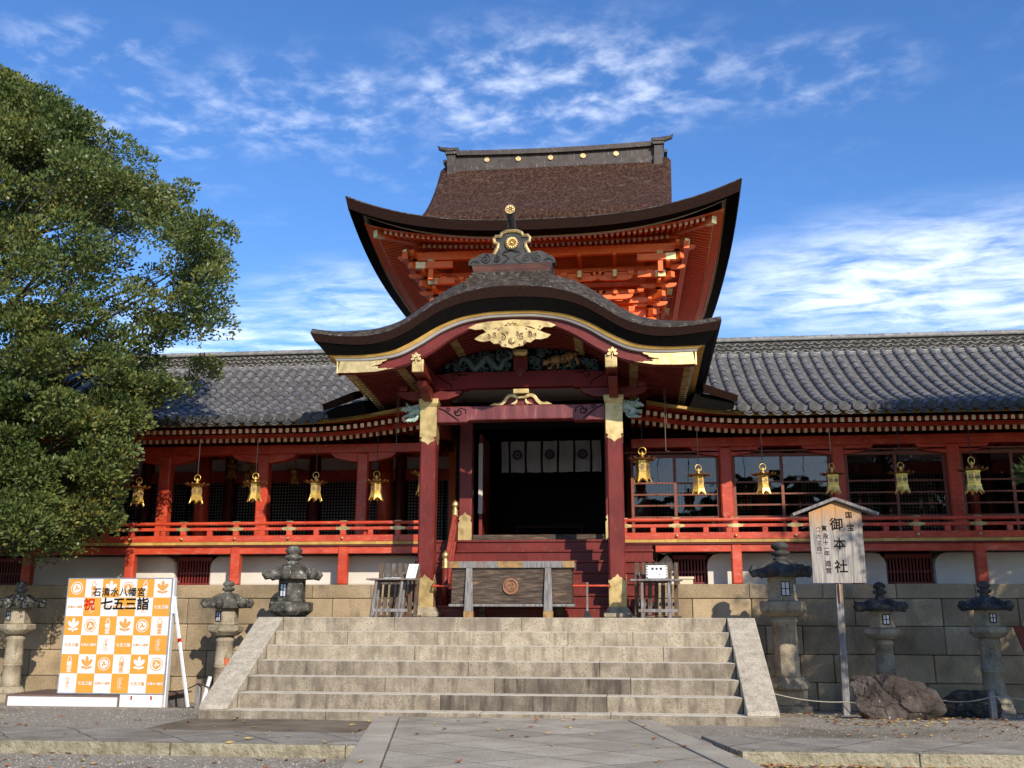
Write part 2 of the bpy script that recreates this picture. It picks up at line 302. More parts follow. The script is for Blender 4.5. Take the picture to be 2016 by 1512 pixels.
# ------------------------------------------------------------------ mesh helper
class MB:
    def __init__(s): s.v = []; s.f = []; s.mi = []; s.m = 0; s.sm = []; s.smooth = False; s.T = None
    def pts(s, P):
        i = len(s.v)
        if s.T is not None: P = [s.T @ Vector(p) for p in P]
        s.v += [tuple(p) for p in P]; return i
    def face(s, idx): s.f.append(tuple(idx)); s.mi.append(s.m); s.sm.append(s.smooth)
    def hexa(s, P):
        i = s.pts(P)
        for q in ((0, 3, 2, 1), (4, 5, 6, 7), (0, 1, 5, 4), (1, 2, 6, 5), (2, 3, 7, 6), (3, 0, 4, 7)): s.face([i + k for k in q])
    def box(s, x0, x1, y0, y1, z0, z1):
        s.hexa([(x0, y0, z0), (x1, y0, z0), (x1, y1, z0), (x0, y1, z0), (x0, y0, z1), (x1, y0, z1), (x1, y1, z1), (x0, y1, z1)])
    def cbox(s, c, sz): s.box(c[0] - sz[0] / 2, c[0] + sz[0] / 2, c[1] - sz[1] / 2, c[1] + sz[1] / 2, c[2] - sz[2] / 2, c[2] + sz[2] / 2)
    def beam(s, p, q, w, h, up=(0, 0, 1), w2=None, h2=None):
        p = Vector(p); q = Vector(q); d = (q - p).normalized(); up = Vector(up)
        r = d.cross(up)
        if r.length < 1e-5: r = d.cross(Vector((1, 0, 0)))
        r.normalize(); u = r.cross(d)
        w2 = w2 or w; h2 = h2 or h
        P = [p - r * w / 2 - u * h / 2, p + r * w / 2 - u * h / 2, p + r * w / 2 + u * h / 2, p - r * w / 2 + u * h / 2,
             q - r * w2 / 2 - u * h2 / 2, q + r * w2 / 2 - u * h2 / 2, q + r * w2 / 2 + u * h2 / 2, q - r * w2 / 2 + u * h2 / 2]
        s.hexa(P)
    def rings(s, R, closed=True, cap=True):
        n = len(R[0]); b = [s.pts(r) for r in R]
        for a, c in zip(b, b[1:]):
            for k in range(n if closed else n - 1): s.face([a + k, a + (k + 1) % n, c + (k + 1) % n, c + k])
        if cap and closed: s.face([b[0] + k for k in range(n)][::-1]); s.face([b[-1] + k for k in range(n)])
    def tube(s, P, r, n=8, cap=True):
        P = [Vector(p) for p in P]; R = []; ref = None
        for i, p in enumerate(P):
            d = (P[min(i + 1, len(P) - 1)] - P[max(i - 1, 0)]).normalized()
            if ref is None: ref = d.cross(Vector((0, 0, 1)) if abs(d.z) < .9 else Vector((1, 0, 0))).normalized()
            ref = (ref - d * ref.dot(d)).normalized(); o = d.cross(ref)
            rr = r[i] if isinstance(r, (list, tuple)) else r
            R.append([p + (ref * math.cos(2 * math.pi * k / n) + o * math.sin(2 * math.pi * k / n)) * rr for k in range(n)])
        s.rings(R, cap=cap)
    def lathe(s, prof, c=(0, 0, 0), n=24, rot=0.0, sx=1, sy=1, f=None):
        R = []
        for (r, z) in prof:
            R.append([(c[0] + sx * r * (f(k, n, z) if f else 1) * math.cos(rot + 2 * math.pi * k / n), c[1] + sy * r * (f(k, n, z) if f else 1) * math.sin(rot + 2 * math.pi * k / n), c[2] + z) for k in range(n)])
        s.rings(R)
    def prism(s, poly, y0, y1, axis='y'):
        n = len(poly)
        def pt(p, d): return (p[0], d, p[1]) if axis == 'y' else ((d, p[0], p[1]) if axis == 'x' else (p[0], p[1], d))
        a = s.pts([pt(p, y0) for p in poly]); b = s.pts([pt(p, y1) for p in poly])
        s.face([a + k for k in range(n)]); s.face([b + k for k in range(n)][::-1])
        for k in range(n): s.face([a + (k + 1) % n, a + k, b + k, b + (k + 1) % n])
    def grid(s, nu, nv, fn, flip=False):
        i = s.pts([fn(u / nu, v / nv) for v in range(nv + 1) for u in range(nu + 1)])
        for v in range(nv):
            for u in range(nu):
                a = i + v * (nu + 1) + u; q = [a, a + 1, a + nu + 2, a + nu + 1]
                s.face(q[::-1] if flip else q)
    def raw(s, V, F):
        i = s.pts(V)
        for f in F: s.face([i + k for k in f])
    def build(s, name, mats, parent=None, bevel=0.0, label=None, smooth=None, seg=2, fix=True):
        if not isinstance(mats, (list, tuple)): mats = [mats]
        off = Vector((0, 0, 0)); p = parent
        while p is not None: off += p.location; p = p.parent
        me = bpy.data.meshes.new(name)
        me.from_pydata([tuple(Vector(v) - off) for v in s.v], [], s.f)
        for m in mats: me.materials.append(m)
        me.polygons.foreach_set('material_index', s.mi)
        me.polygons.foreach_set('use_smooth', [bool(smooth)] * len(s.f) if smooth is not None else s.sm)
        if fix:
            bm = bmesh.new(); bm.from_mesh(me); bmesh.ops.recalc_face_normals(bm, faces=bm.faces); bm.to_mesh(me); bm.free()
        me.update()
        o = bpy.data.objects.new(name, me); COL.objects.link(o)
        if parent is not None: o.parent = parent
        if bevel:
            b = o.modifiers.new('bevel', 'BEVEL'); b.width = bevel; b.segments = seg; b.limit_method = 'ANGLE'; b.angle_limit = rad(40)
        if label: o['label'] = label
        return o
def thing(name, label, cat, loc=(0, 0, 0), group=None):
    o = bpy.data.objects.new(name, None); COL.objects.link(o); o.location = loc; o.empty_display_size = .2
    o['label'] = label; o['category'] = cat
    if group: o['group'] = group
    return o
def tag(o, label, cat, group=None):
    o['label'] = label; o['category'] = cat
    if group: o['group'] = group
    return o
def copy_tree(o, parent=None):
    c = o.copy(); COL.objects.link(c)
    if parent is not None: c.parent = parent
    for ch in list(o.children): copy_tree(ch, c)
    return c
def lerp(a, b, t): return a + (b - a) * t
def interp(x, tab):
    if x <= tab[0][0]: return tab[0][1]
    for (a, b), (c, d) in zip(tab, tab[1:]):
        if x <= c: return b + (d - b) * (x - a) / (c - a)
    return tab[-1][1]
def sstep(t): t = max(0, min(1, t)); return t * t * (3 - 2 * t)
_tc = {}
def glyphs(txt, bold=0.0):
    """flat outline mesh of a piece of lettering, unit em, lower left at 0"""
    k = (txt, bold)
    if k not in _tc:
        c = bpy.data.curves.new('lettering', 'FONT'); c.body = txt; c.size = 1; c.offset = bold; c.resolution_u = 3
        o = bpy.data.objects.new('lettering', c); COL.objects.link(o); bpy.context.view_layer.update()
        me = o.to_mesh(); V = [(v.co.x, v.co.y) for v in me.vertices]; F = [tuple(p.vertices) for p in me.polygons]
        o.to_mesh_clear(); bpy.data.objects.remove(o); bpy.data.curves.remove(c)
        x0 = min(v[0] for v in V); x1 = max(v[0] for v in V); y0 = min(v[1] for v in V); y1 = max(v[1] for v in V)
        _tc[k] = (V, F, x0, x1, y0, y1)
    return _tc[k]
def write(mb, txt, cx, cz, size, y, bold=0.0, vertical=False, pitch=1.08, sx=1.0, shear=0.0):
    """lettering facing -Y centred on cx, cz; size is the em; bold thickens the strokes (em)"""
    n = len(txt)
    for i, ch in enumerate(txt):
        if ch in ' \u3000': continue
        V, F, x0, x1, y0, y1 = glyphs(ch, 0.004)
        if vertical: ox, oz = cx, cz + ((n - 1) / 2 - i) * size * pitch
        else: ox, oz = cx + (i - (n - 1) / 2) * size * pitch * sx, cz
        mx, my = (x0 + x1) / 2, .38
        if ch in '一': my = (y0 + y1) / 2
        sh = [(0, 0)] + ([(bold, bold * .5), (-bold, -bold * .5), (bold * .4, -bold), (-bold * .4, bold)] if bold else [])
        for q, (du, dv) in enumerate(sh):
            mb.raw([(ox + (a - mx + du + shear * (b - my)) * size * sx, y - .00012 * q, oz + (b - my + dv) * size) for a, b in V], F)
def tomoe(mb, cx, cz, r, y0, y1, turn=0.0, ring=True, n=16):
    """three comma shapes whirling in a ring, facing -Y"""
    for k in range(3):
        a0 = turn + k * 2 * math.pi / 3
        C = []; Wd = []
        for i in range(n + 1):
            t = i / n; a = a0 + t * rad(142); rr = lerp(.43, .83, t ** .75) * r
            C.append((math.cos(a) * rr, math.sin(a) * rr)); Wd.append(r * (.225 * (1 - t) ** .85 + .012))
        Lh, Rh = [], []
        for i in range(n + 1):
            d = Vector(C[min(i + 1, n)]) - Vector(C[max(i - 1, 0)]); d.normalize(); nn = Vector((-d.y, d.x))
            Lh.append(tuple(Vector(C[i]) + nn * Wd[i])); Rh.append(tuple(Vector(C[i]) - nn * Wd[i]))
        mb.prism([(cx + p[0], cz + p[1]) for p in Lh + Rh[::-1]], y0, y1)
        e = (y1 - y0) * .06
        disc(mb, cx + C[0][0], cz + C[0][1], Wd[0] * 1.02, y0 - e, y1, 14)
    if ring: annulus(mb, cx, cz, r * .93, r * 1.05, y0, y1)
def annulus(mb, cx, cz, ri, ro, y0, y1, n=28):
    R = []
    for k in range(n + 1):
        a = 2 * math.pi * k / n; c, s_ = math.cos(a), math.sin(a)
        R.append([(cx + ri * c, y0, cz + ri * s_), (cx + ro * c, y0, cz + ro * s_), (cx + ro * c, y1, cz + ro * s_), (cx + ri * c, y1, cz + ri * s_)])
    mb.rings(R, cap=False)
def disc(mb, cx, cz, r, y0, y1, n=20): mb.prism([(cx + r * math.cos(2 * math.pi * k / n), cz + r * math.sin(2 * math.pi * k / n)) for k in range(n)], y0, y1)
def spiral(cx, cz, r, turns, y, a0=0, n=22, flip=1, r1=.12):
    return [(cx + flip * math.cos(a0 + turns * 2 * math.pi * i / n) * r * lerp(1, r1, i / n), y, cz + math.sin(a0 + turns * 2 * math.pi * i / n) * r * lerp(1, r1, i / n)) for i in range(n + 1)]
# ------------------------------------------------------------------ ground, paths
def zg(x, y):
    z = -.085 if y < -2.6 else (lerp(-.085, 0, (y + 2.6) / .9) if y < -1.7 else 0.0)
    if y > 1.0: z = -.068 * min(y - 1.0, 5.6)
    return z
ROOTS = {}
def setting():
    mb = MB()
    xs = [-400, -60] + [-20 + i for i in range(41)] + [60, 400]
    ys = [-400, -60, -20, -14, -8, -5, -3.5, -2.8, -2.6, -2.4, -2.2, -1.7, -1.2, -.6, 0, .5, 1, 2, 3, 4, 5, 6, 6.6, 9, 14, 25, 60, 400]
    i = mb.pts([(x, y, zg(x, y)) for y in ys for x in xs]); n = len(xs)
    for a in range(len(ys) - 1):
        for b in range(n - 1): k = i + a * n + b; mb.face([k, k + 1, k + n + 1, k + n])
    g = mb.build('gravel_ground', GRAVEL); g['kind'] = 'structure'
    # oblique approach path
    P0, P1, Q0, Q1 = Vector((-1.31, -.005)), Vector((2.10, -.005)), Vector((.98, -12.4)), Vector((4.75, -12.4))
    def at(u, t): a = P0.lerp(P1, u); b = Q0.lerp(Q1, u); p = a.lerp(b, t); return p
    mb = MB()
    def slab(u0, u1, t0, t1, z0, z1):
        c = [at(u0, t0), at(u1, t0), at(u1, t1), at(u0, t1)]
        mb.hexa([(c[3].x, c[3].y, z0), (c[2].x, c[2].y, z0), (c[1].x, c[1].y, z0), (c[0].x, c[0].y, z0), (c[3].x, c[3].y, z1), (c[2].x, c[2].y, z1), (c[1].x, c[1].y, z1), (c[0].x, c[0].y, z1)])
    slab(.092, .908, 0, 1, -.2, .058)
    mb.m = 1
    for s0, s1 in ((0, .088), (.912, 1)):
        t = 0
        while t < .99:
            t2 = min(1, t + random.uniform(.13, .2)); slab(s0, s1, t + .0008, t2, -.2, .062 + random.uniform(-.004, .004)); t = t2
    o = mb.build('stone_path', [PATHD, PATHST], bevel=.012); o['kind'] = 'structure'
    for side in (-1, 1):
        mb = MB()
        if side < 0: B0, B1, F0, F1 = (-16, -.95), (-1.0, -1.60), (-16, -2.75), (-.80, -2.69)
        else: B0, B1, F0, F1 = (2.58, -1.32), (16, -2.0), (2.86, -2.62), (16, -2.3)
        B0, B1, F0, F1 = map(Vector, (B0, B1, F0, F1))
        q = .88
        m0, m1 = B0.lerp(F0, q), B1.lerp(F1, q)
        def sl(a, b, c, d, z0, z1): mb.hexa([(d.x, d.y, z0), (c.x, c.y, z0), (b.x, b.y, z0), (a.x, a.y, z0), (d.x, d.y, z1), (c.x, c.y, z1), (b.x, b.y, z1), (a.x, a.y, z1)])
        sl(B0, B1, m1 - Vector((0, -.006)), m0 - Vector((0, -.006)), -.15, .03)
        mb.m = 1
        t = 0
        while t < .999:
            t2 = min(1, t + random.uniform(.09, .16)); e = random.uniform(-.012, .012)
            sl(m0.lerp(m1, t + .0006), m0.lerp(m1, t2), F0.lerp(F1, t2) + Vector((0, e)), F0.lerp(F1, t + .0006) + Vector((0, e)), -.2, .034 + random.uniform(-.003, .003)); t = t2
        o = mb.build('paving_strip', [STRIPD, KERBST], bevel=.01); o['kind'] = 'structure'
    # damp earth lies bare between the steps and the left strip
    mb = MB(); mb.grid(20, 6, lambda u, v: (lerp(-3.7, -1.22 + .12 * v, u), lerp(-1.5, -.02, v), .004 + .004 * math.sin(u * 9) * math.sin(v * 5)))
    o = mb.build('bare_earth', mat("damp_earth", [(.3, (.13, .100, .066)), (.7, (.27, .22, .15))], 2.2, 8, .95, bump=.5, bscale=60, spec=.2)); o['kind'] = 'structure'

def scatter():
    rnd = random.Random(5)
    mb = MB()
    def inpath(x, y):
        if y > 0: return abs(x) < 3.75
        t = -y / 12.4; return lerp(-1.31, .98, t) - .02 < x < lerp(2.10, 4.75, t) + .02
    n = 0
    while n < 900:
        q = rnd.random()
        if q < .34: x, y = rnd.uniform(2.9, 9), -2.66 - abs(rnd.gauss(0, .09))
        elif q < .60: x, y = rnd.uniform(3.7, 8.5), rnd.uniform(-1.1, 4.2)
        elif q < .72: x, y = rnd.uniform(4.2, 6.5), rnd.uniform(.2, 1.6)
        elif q < .80: x, y = rnd.uniform(-6, -.8), rnd.uniform(-4.2, -2.8)
        elif q < .86: x, y = rnd.uniform(-7, -1), rnd.uniform(-3.0, 0)
        elif q < .97: x, y = rnd.uniform(3, 8), rnd.uniform(-4.4, -2.7)
        else: x, y = rnd.uniform(-.8, 3.0), rnd.uniform(-4.5, -.1)
        z = zg(x, y) + .008
        if inpath(x, y): z = .066
        elif (x < -1 and -2.72 < y < -1.5) or (x > 2.7 and -2.6 < y < -1.4): z = .042
        L_, w = rnd.uniform(.03, .055), rnd.uniform(.016, .03); a = rnd.uniform(0, 6.28); t = rnd.uniform(-.5, .5)
        c, s_ = math.cos(a), math.sin(a); k = rnd.uniform(.004, .02)
        mb.m = rnd.choice((0, 0, 1, 1, 2))
        pt = lambda p, q, h: (x + c * p - s_ * q, y + s_ * p + c * q, z + h)
        i = mb.pts([pt(-L_, 0, k), pt(-.2 * L_, -w, t * w * .4 + .004), pt(L_, 0, k * 1.3), pt(-.2 * L_, w, -t * w * .4 + .010), pt(0, 0, 0)])
        for f in ((0, 1, 4), (1, 2, 4), (2, 3, 4), (3, 0, 4)): mb.face([i + j for j in f])
        n += 1
    # a few on the treads
    for k in range(26):
        x = rnd.uniform(-3.1, 3.1); st = rnd.randrange(0, 6); y = .30 + st * .322 - rnd.uniform(.03, .25); z = .107 + st * .19 + .006
        if y < 0.02: continue
        i = mb.pts([(x - .03, y, z), (x, y - .02, z + .006), (x + .03, y + .005, z + .012), (x, y + .02, z + .003)]); mb.m = rnd.choice((0, 1, 2)); mb.face([i, i + 1, i + 2, i + 3])
    o = mb.build('fallen_leaves', [mat("tan_dry_leaf", var((.42, .27, .11), .3), 9, 4, .7), mat("rust_dry_leaf", var((.28, .10, .035), .35), 9, 4, .7), mat("yellow_dry_leaf", var((.52, .37, .10), .25), 9, 4, .7)], fix=False)
    o['kind'] = 'stuff'
    # loose stones of the gravel, near the camera
    mb = MB(); n = 0
    while n < 7000:
        if rnd.random() < .6: x, y = rnd.uniform(-6.5, 1.2), rnd.uniform(-5.2, -2.72)
        else:
            x, y = (rnd.uniform(-9, -3.7), rnd.uniform(-1.2, 2.2)) if rnd.random() < .45 else (rnd.uniform(2.9, 8.5), rnd.uniform(-4.4, 2.2))
        if inpath(x, y) or (x > 2.6 and -2.72 < y < -1.25) or (x < -1 and -2.75 < y < -.95): continue
        if 3.5 < abs(x) < 3.7 and -.05 < y < 2: continue
        z = zg(x, y); r = rnd.uniform(.005, .012); a = rnd.uniform(0, 6.28); e = rnd.uniform(.6, 1.3)
        c, s_ = math.cos(a) * r, math.sin(a) * r
        i = mb.pts([(x + c, y + s_, z), (x - s_ * e, y + c * e, z), (x - c, y - s_, z), (x + s_ * e, y - c * e, z), (x + c * .2, y, z + r * .9)])
        for f in ((0, 1, 4), (1, 2, 4), (2, 3, 4), (3, 0, 4)): mb.face([i + j for j in f])
        n += 1
    o = mb.build('loose_gravel', PEBBLE, fix=False); o['kind'] = 'stuff'

# ------------------------------------------------------------------ steps, platform, walls
ZP = 1.2473
def steps():
    t = thing('stone_staircase', 'wide flight of worn granite steps with sloping side slabs in front of the shrine gate', 'steps', (0, 0, 0))
    r0, rs, d, ins, ws = .1067, .18993, .32203, .30107, 3.215
    rnd = random.Random(3)
    def row(x0, x1, y0, y1, z0, z1, cuts, name='step', wet=None):
        mb = MB(); xs = [x0] + cuts + [x1]
        for a, b in zip(xs, xs[1:]):
            j = rnd.uniform(-.006, .006); k = rnd.uniform(-.004, .004)
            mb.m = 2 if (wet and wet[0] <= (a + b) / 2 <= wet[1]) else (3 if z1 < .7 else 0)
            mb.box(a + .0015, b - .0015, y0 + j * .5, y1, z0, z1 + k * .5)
            mb.mi[-5] = 1  # top face gets the paler tread colour, its brightness painted in
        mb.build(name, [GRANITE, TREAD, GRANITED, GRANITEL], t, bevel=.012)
    cuts = [[-1.95, .0, 1.6], [-.55, 1.55], [-1.35, .1, 1.85], [-2.1, -.3, 1.45], [-1.1, .95, 2.3], [-2.15, -.85, 1.0, 1.9], [-1.55, .32]]
    row(-3.61, 3.61, 0, .75, -.25, r0, cuts[0])
    for k in range(6):
        y = ins + k * d; row(-ws, ws, y, y + (d + .25 if k < 5 else .55), r0 + k * rs - .02, r0 + (k + 1) * rs, cuts[k + 1], wet=((-1.0, 1.0) if k == 0 else ((-.5, 1.0) if k == 1 else None)))
    mb = MB(); mb.box(-3.55, 3.55, 2.47, 6.3, .2, ZP - .006); mb.build('landing', GRANITEP, t)
    yt = ins + 5 * d
    for s in (-1, 1):
        mb = MB()
        poly = [(.0, r0 + .004), (.035, r0 + .06), (yt, ZP + .002), (yt + .36, ZP + .002), (yt + .36, -.3), (.05, -.3), (.05, r0 + .004)]
        mb.prism(poly, *(sorted((s * 3.224, s * 3.609))), axis='x')
        mb.build('side_slab', GRANITEP, t, bevel=.014)
        mb = MB(); mb.box(*sorted((s * 3.22, s * 3.60)), yt + .365, 6.3, -.45, ZP - .004); mb.build('side_wall', WALLST, t, bevel=.01)
def stone_wall(x0, x1, label):
    t = thing('stone_wall', label, 'stone wall', ((x0 + x1) / 2, 6.4, -.4))
    rnd = random.Random(int(x0 * 10) + 77)
    mb = MB(); mb.box(x0, x1, 6.41, 6.6, -.6, 1.84); mb.build('backing', JOINT, t)
    rows = [(-.62, -.37), (-.362, .118), (.126, .606), (.614, 1.104)]
    mb = MB()
    for z0, z1 in rows:
        x = x0
        while x < x1 - .01:
            w = rnd.uniform(.55, 1.15); x2 = x + w
            if x1 - x2 < .45: x2 = x1
            j = rnd.uniform(-.008, .008)
            mb.hexa([(x + .005, 6.33 + j, z0), (x2 - .005, 6.33 + j, z0), (x2 - .005, 6.5, z0), (x + .005, 6.5, z0),
                     (x + .005 + rnd.uniform(-.01, .01), 6.335 + j, z1), (x2 - .005 + rnd.uniform(-.01, .01), 6.335 + j, z1), (x2 - .005, 6.5, z1), (x + .005, 6.5, z1)])
            x = x2
    # upper course, then the long coping stones
    x = x0 + .3 - .6
    x = x0
    while x < x1 - .01:
        x2 = min(x1, x + rnd.uniform(.6, 1.2)); x2 = x1 if x1 - x2 < .45 else x2
        mb.box(x + .005, x2 - .005, 6.335 + rnd.uniform(-.006, .006), 6.5, 1.112, 1.592); x = x2
    mb.build('wall_blocks', WALLST, t, bevel=.018)
    mb = MB(); x = x0
    while x < x1 - .01:
        x2 = min(x1, x + rnd.uniform(1.1, 2.0)); x2 = x1 if x1 - x2 < .6 else x2
        mb.box(x + .004, x2 - .004, 6.33 + rnd.uniform(-.004, .004), 7.3, 1.60, 1.858 + rnd.uniform(-.004, .004)); x = x2
    mb.build('coping', WALLST, t, bevel=.015)
# ------------------------------------------------------------------ the two corridors beside the gate
def lift(x):
    k = max(0.0, min(1.35, (4.7 - abs(x)) / 1.9)); return .17 * k * k
def roofz(t): return 5.05 + 2.06 * (.52 * t + .48 * t * t)
def roofy(t): return 5.9 + 3.88 * t
def wing(side, label, posts, pillars, vents, xa, xb):
    """xa: end beside the gate, xb: far end (absolute values); side -1 left, +1 right"""
    X = lambda a: side * a
    t = thing('shrine_corridor', label, 'shrine building', (X((xa + xb) / 2), 7.0, 1.86))
    rx = 3.42                                             # tiles start here
    xr = lambda a, b: sorted((X(a), X(b)))
    # --- tile roof: overlapping pan courses
    nx = int((xb - rx) / .0655); nc = 37
    mb = MB(); rnd = random.Random(4 + side)
    for c in range(nc):
        t0, t1 = c / nc, (c + 1) / nc
        def f(u, v, t0=t0, t1=t1):
            a = rx + u * (xb - rx); tt = lerp(t0, t1, v); ph = ((a - rx) / .262) % 1.0
            sag = -.028 * math.sin(math.pi * ph) ** 2
            return (X(a), roofy(tt) - (.012 if v == 0 else 0), roofz(tt) + .052 * (1 - v) - .012 * v + sag + lift(a) * max(0, 1 - tt * 2.2))
        mb.grid(nx, 1, f)
        def g(u, v, t0=t0):
            a = rx + u * (xb - rx); ph = ((a - rx) / .262) % 1.0
            return (X(a), roofy(t0) - .012, roofz(t0) + (.052 if v else -.02) - .028 * math.sin(math.pi * ph) ** 2 + lift(a) * max(0, 1 - t0 * 2.2))
        mb.grid(nx, 1, g)
    roof = mb.build('tile_roof', TILEPAN, t, fix=False)
    mb = MB(); mb.grid(24, 12, lambda u, v: (X(lerp(2.3, xb, u)), roofy(v) + .02, roofz(v) - .09 + lift(lerp(2.3, xb, u)) * max(0, 1 - v * 2.2)))
    mb.grid(1, 8, lambda u, v: (X(lerp(2.3, xb, u)), 19.6 - roofy(v), roofz(v) - .02)); mb.build('roof_base', DARKIN, t, fix=False)
    # round cover tiles, each its own short barrel
    k = 0; a = rx + .131
    while a < xb - .05:
        tb = 0.0 if a > 3.98 else (.11 if a > 3.75 else .20)
        n = 13; jx = rnd.uniform(-.006, .006); mb = MB(); dm = MB()
        for q in range(n):
            t0, t1 = lerp(tb, 1, q / n), lerp(tb, 1, (q + 1) / n) - .004
            r = .077 + rnd.uniform(-.002, .002); R = []
            for tt, rr in ((t0, r), (t1, r - .007)):
                y, z = roofy(tt), roofz(tt) + .035 + lift(a) * max(0, 1 - tt * 2.2)
                sl = math.atan2(roofz(tt + .01) - roofz(tt - .01), roofy(tt + .01) - roofy(tt - .01))
                R.append([(X(a + jx) + rr * math.cos(w), y - rr * math.sin(w) * math.sin(sl), z + rr * math.sin(w) * math.cos(sl)) for w in [math.pi * j / 8 for j in range(-1, 10)]])
            mb.smooth = True; mb.rings(R, closed=False)
        y, z = roofy(tb) - .02, roofz(tb) + .03 + lift(a) * max(0, 1 - tb * 2.2)
        if tb < .05:
            dm.lathe([(.0, 0), (.088, 0), (.088, .05), (.0, .05)], n=18)   # placed below
            m0 = len(dm.v) - 72
            for j in range(m0, len(dm.v)):
                p = dm.v[j]; dm.v[j] = (X(a + jx) + p[0], y - .05 + p[2], z + p[1])
            annulus(dm, X(a + jx), z, .058, .072, y - .057, y - .048, 18)
            tomoe(dm, X(a + jx), z, .05, y - .058, y - .048, k * .7, ring=False, n=6)
        ro = mb.build('cover_tile_row', TILE, roof, fix=False)
        if tb < .05: dm.build('eave_end_tile', TILEEND, ro, fix=False)
        a += .262; k += 1
    # pendant edge of the pan tiles
    mb = MB(); a = rx + .262
    while a < xb - .1:
        if a > 3.98:
            P = []
            for j in range(7):
                w = j / 6; P.append((X(a - .10 + .20 * w), roofz(0) + lift(a) - .035 - .045 * math.sin(math.pi * w)))
            P2 = [(p[0], p[1] + .035) for p in P[::-1]]
            mb.prism(P + P2, 5.86, 5.885); mb.prism([(p[0], p[1] - .045) for p in P] + [(p[0], p[1] - .012) for p in P[::-1]], 5.875, 5.895)
        a += .262
    mb.build('eave_pan_tiles', TILEEND, roof)
    # --- ridge with its open pattern of curved tiles
    yr = 9.78; mb = MB()
    mb.box(*xr(2.2, xb), yr + .0, yr + .36, 7.02, 7.50)
    rg = mb.build('roof_ridge', JOINT, t)
    mb = MB()
    for z in (7.075, 7.135): mb.tube([(X(2.2), yr - .06 + (z - 7.07), z), (X(xb), yr - .06 + (z - 7.07), z)], .034, 8)
    mb.tube([(X(2.2), yr - .02, 7.475), (X(xb), yr - .02, 7.475)], .03, 8)
    a = 2.3
    while a < xb:
        mb.tube([(X(a), yr + .18, 7.52), (X(a + .42), yr + .18, 7.52)], .088, 10); a += .425
    a = 2.42
    while a < xb:
        mb.tube([(X(a), yr + .18, 7.52), (X(a + .03), yr + .18, 7.52)], .098, 10); a += .85
    mb.build('ridge_cap', RIDGET, rg)
    mb = MB(); r = .047
    for row in range(3):
        zc = 7.20 + row * .088; a = 2.25 + (row % 2) * .055; j = 0
        while a < xb:
            up = 1 if (j + row) % 2 else -1
            P = [(X(a + r * 1.15 * math.cos(w)), yr - .012, zc + up * r * (math.sin(w) - .5)) for w in [math.pi * q / 5 for q in range(6)]]
            mb.tube(P, .0145, 4, cap=False); a += .108; j += 1
    mb.build('ridge_pattern', RIDGET, rg, fix=False)
    # --- eaves
    mb = MB(); mb.grid(30, 1, lambda u, v: (X(lerp(2.3, xb, u)), 5.99 + .001 * v, 4.955 + .075 * v + lift(lerp(2.3, xb, u))))
    mb.grid(30, 1, lambda u, v: (X(lerp(2.3, xb, u)), 5.99 + .12 * v, 4.955 + .012 * v + lift(lerp(2.3, xb, u)))); mb.build('eave_board', OCHRE, t, fix=False)
    mb = MB(); mb.grid(30, 1, lambda u, v: (X(lerp(2.3, xb, u)), 6.03 + 1.75 * v, 4.945 + .37 * v + lift(lerp(2.3, xb, u)) * (1 - v))); mb.build('eave_soffit', RED, t, fix=False)
    for nm, ye, ze, yb, zb in (('upper_rafters', 6.2, 4.885, 7.3, 5.12), ('lower_rafters', 6.9, 4.82, 8.3, 5.16)):
        a = 2.05
        while a < xb:
            mb = MB(); cp = MB(); l = lift(a) * .8
            mb.beam((X(a), ye, ze + l), (X(a), yb, zb + l * .3), .062, .075)
            cp.beam((X(a), ye - .008, ze + l - .001), (X(a), ye - .002, ze + l), .068, .082); a += .1393
            o = mb.build('rafter', RED, t, fix=False); cp.build('end_cap', CREAM, o, fix=False)
    mb = MB(); mb.grid(20, 1, lambda u, v: (X(lerp(2.0, xb, u)), 6.88 , 4.86 + .09 * v + lift(lerp(2, xb, u)) * .8)); mb.box(*xr(2.0, xb), 7.56, 7.84, 4.645, 4.83)
    mb.build('eave_beam', RED, t, bevel=.008)
    for a in pillars:
        mb = MB(); mb.box(X(a) - .125, X(a) + .125, 7.575, 7.825, 2.6, 4.64); mb.build('pillar', RED, t, bevel=.028, seg=1)
        poly = [(-.72, .13), (-.62, .03), (-.42, -.02), (-.2, -.06), (.2, -.06), (.42, -.02), (.62, .03), (.72, .13)]
        mb = MB(); mb.prism([(X(a) + p[0], 4.515 + p[1]) for p in poly], 7.6, 7.8); mb.build('boat_bracket', RED, t, bevel=.01)
    # --- veranda
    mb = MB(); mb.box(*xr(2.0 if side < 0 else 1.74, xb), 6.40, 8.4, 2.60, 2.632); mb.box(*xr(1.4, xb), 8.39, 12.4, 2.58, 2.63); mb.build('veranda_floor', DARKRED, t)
    mb = MB(); a = 2.0 if side < 0 else 1.74
    while a < xb: b2 = a + rnd.uniform(.22, .30); mb.box(*xr(a + .002, b2 - .002), 6.372, 6.42, 2.632, 2.688 + rnd.uniform(-.002, .002)); a = b2
    mb.build('veranda_edge_boards', OCHRE, t)
    mb = MB(); mb.box(*xr(2.05 if side < 0 else 2.40, xb), 6.44, 6.60, 2.46, 2.598); mb.build('veranda_beam', RED, t, bevel=.008)
    for a in posts[1::2] if side < 0 else posts[1::2]:
        mb = MB(); mb.box(X(a) - .095, X(a) + .095, 6.415, 6.605, 1.857, 2.598); mb.build('veranda_post', RED, t, bevel=.022, seg=1)
    rl = MB(); x0 = 2.02 if side < 0 else 1.76
    rl.box(*xr(x0, xb), 6.375, 6.49, 2.692, 2.815); rl.box(*xr(x0, xb), 6.395, 6.465, 2.915, 2.975)
    rl.tube([(X(x0), 6.43, 3.055), (X(xb), 6.43, 3.055)], .036, 10)
    ra = rl.build('railing', RED, t, bevel=.006)
    a = posts[0]; allp = posts + ([x0 + .06] if side > 0 else [])
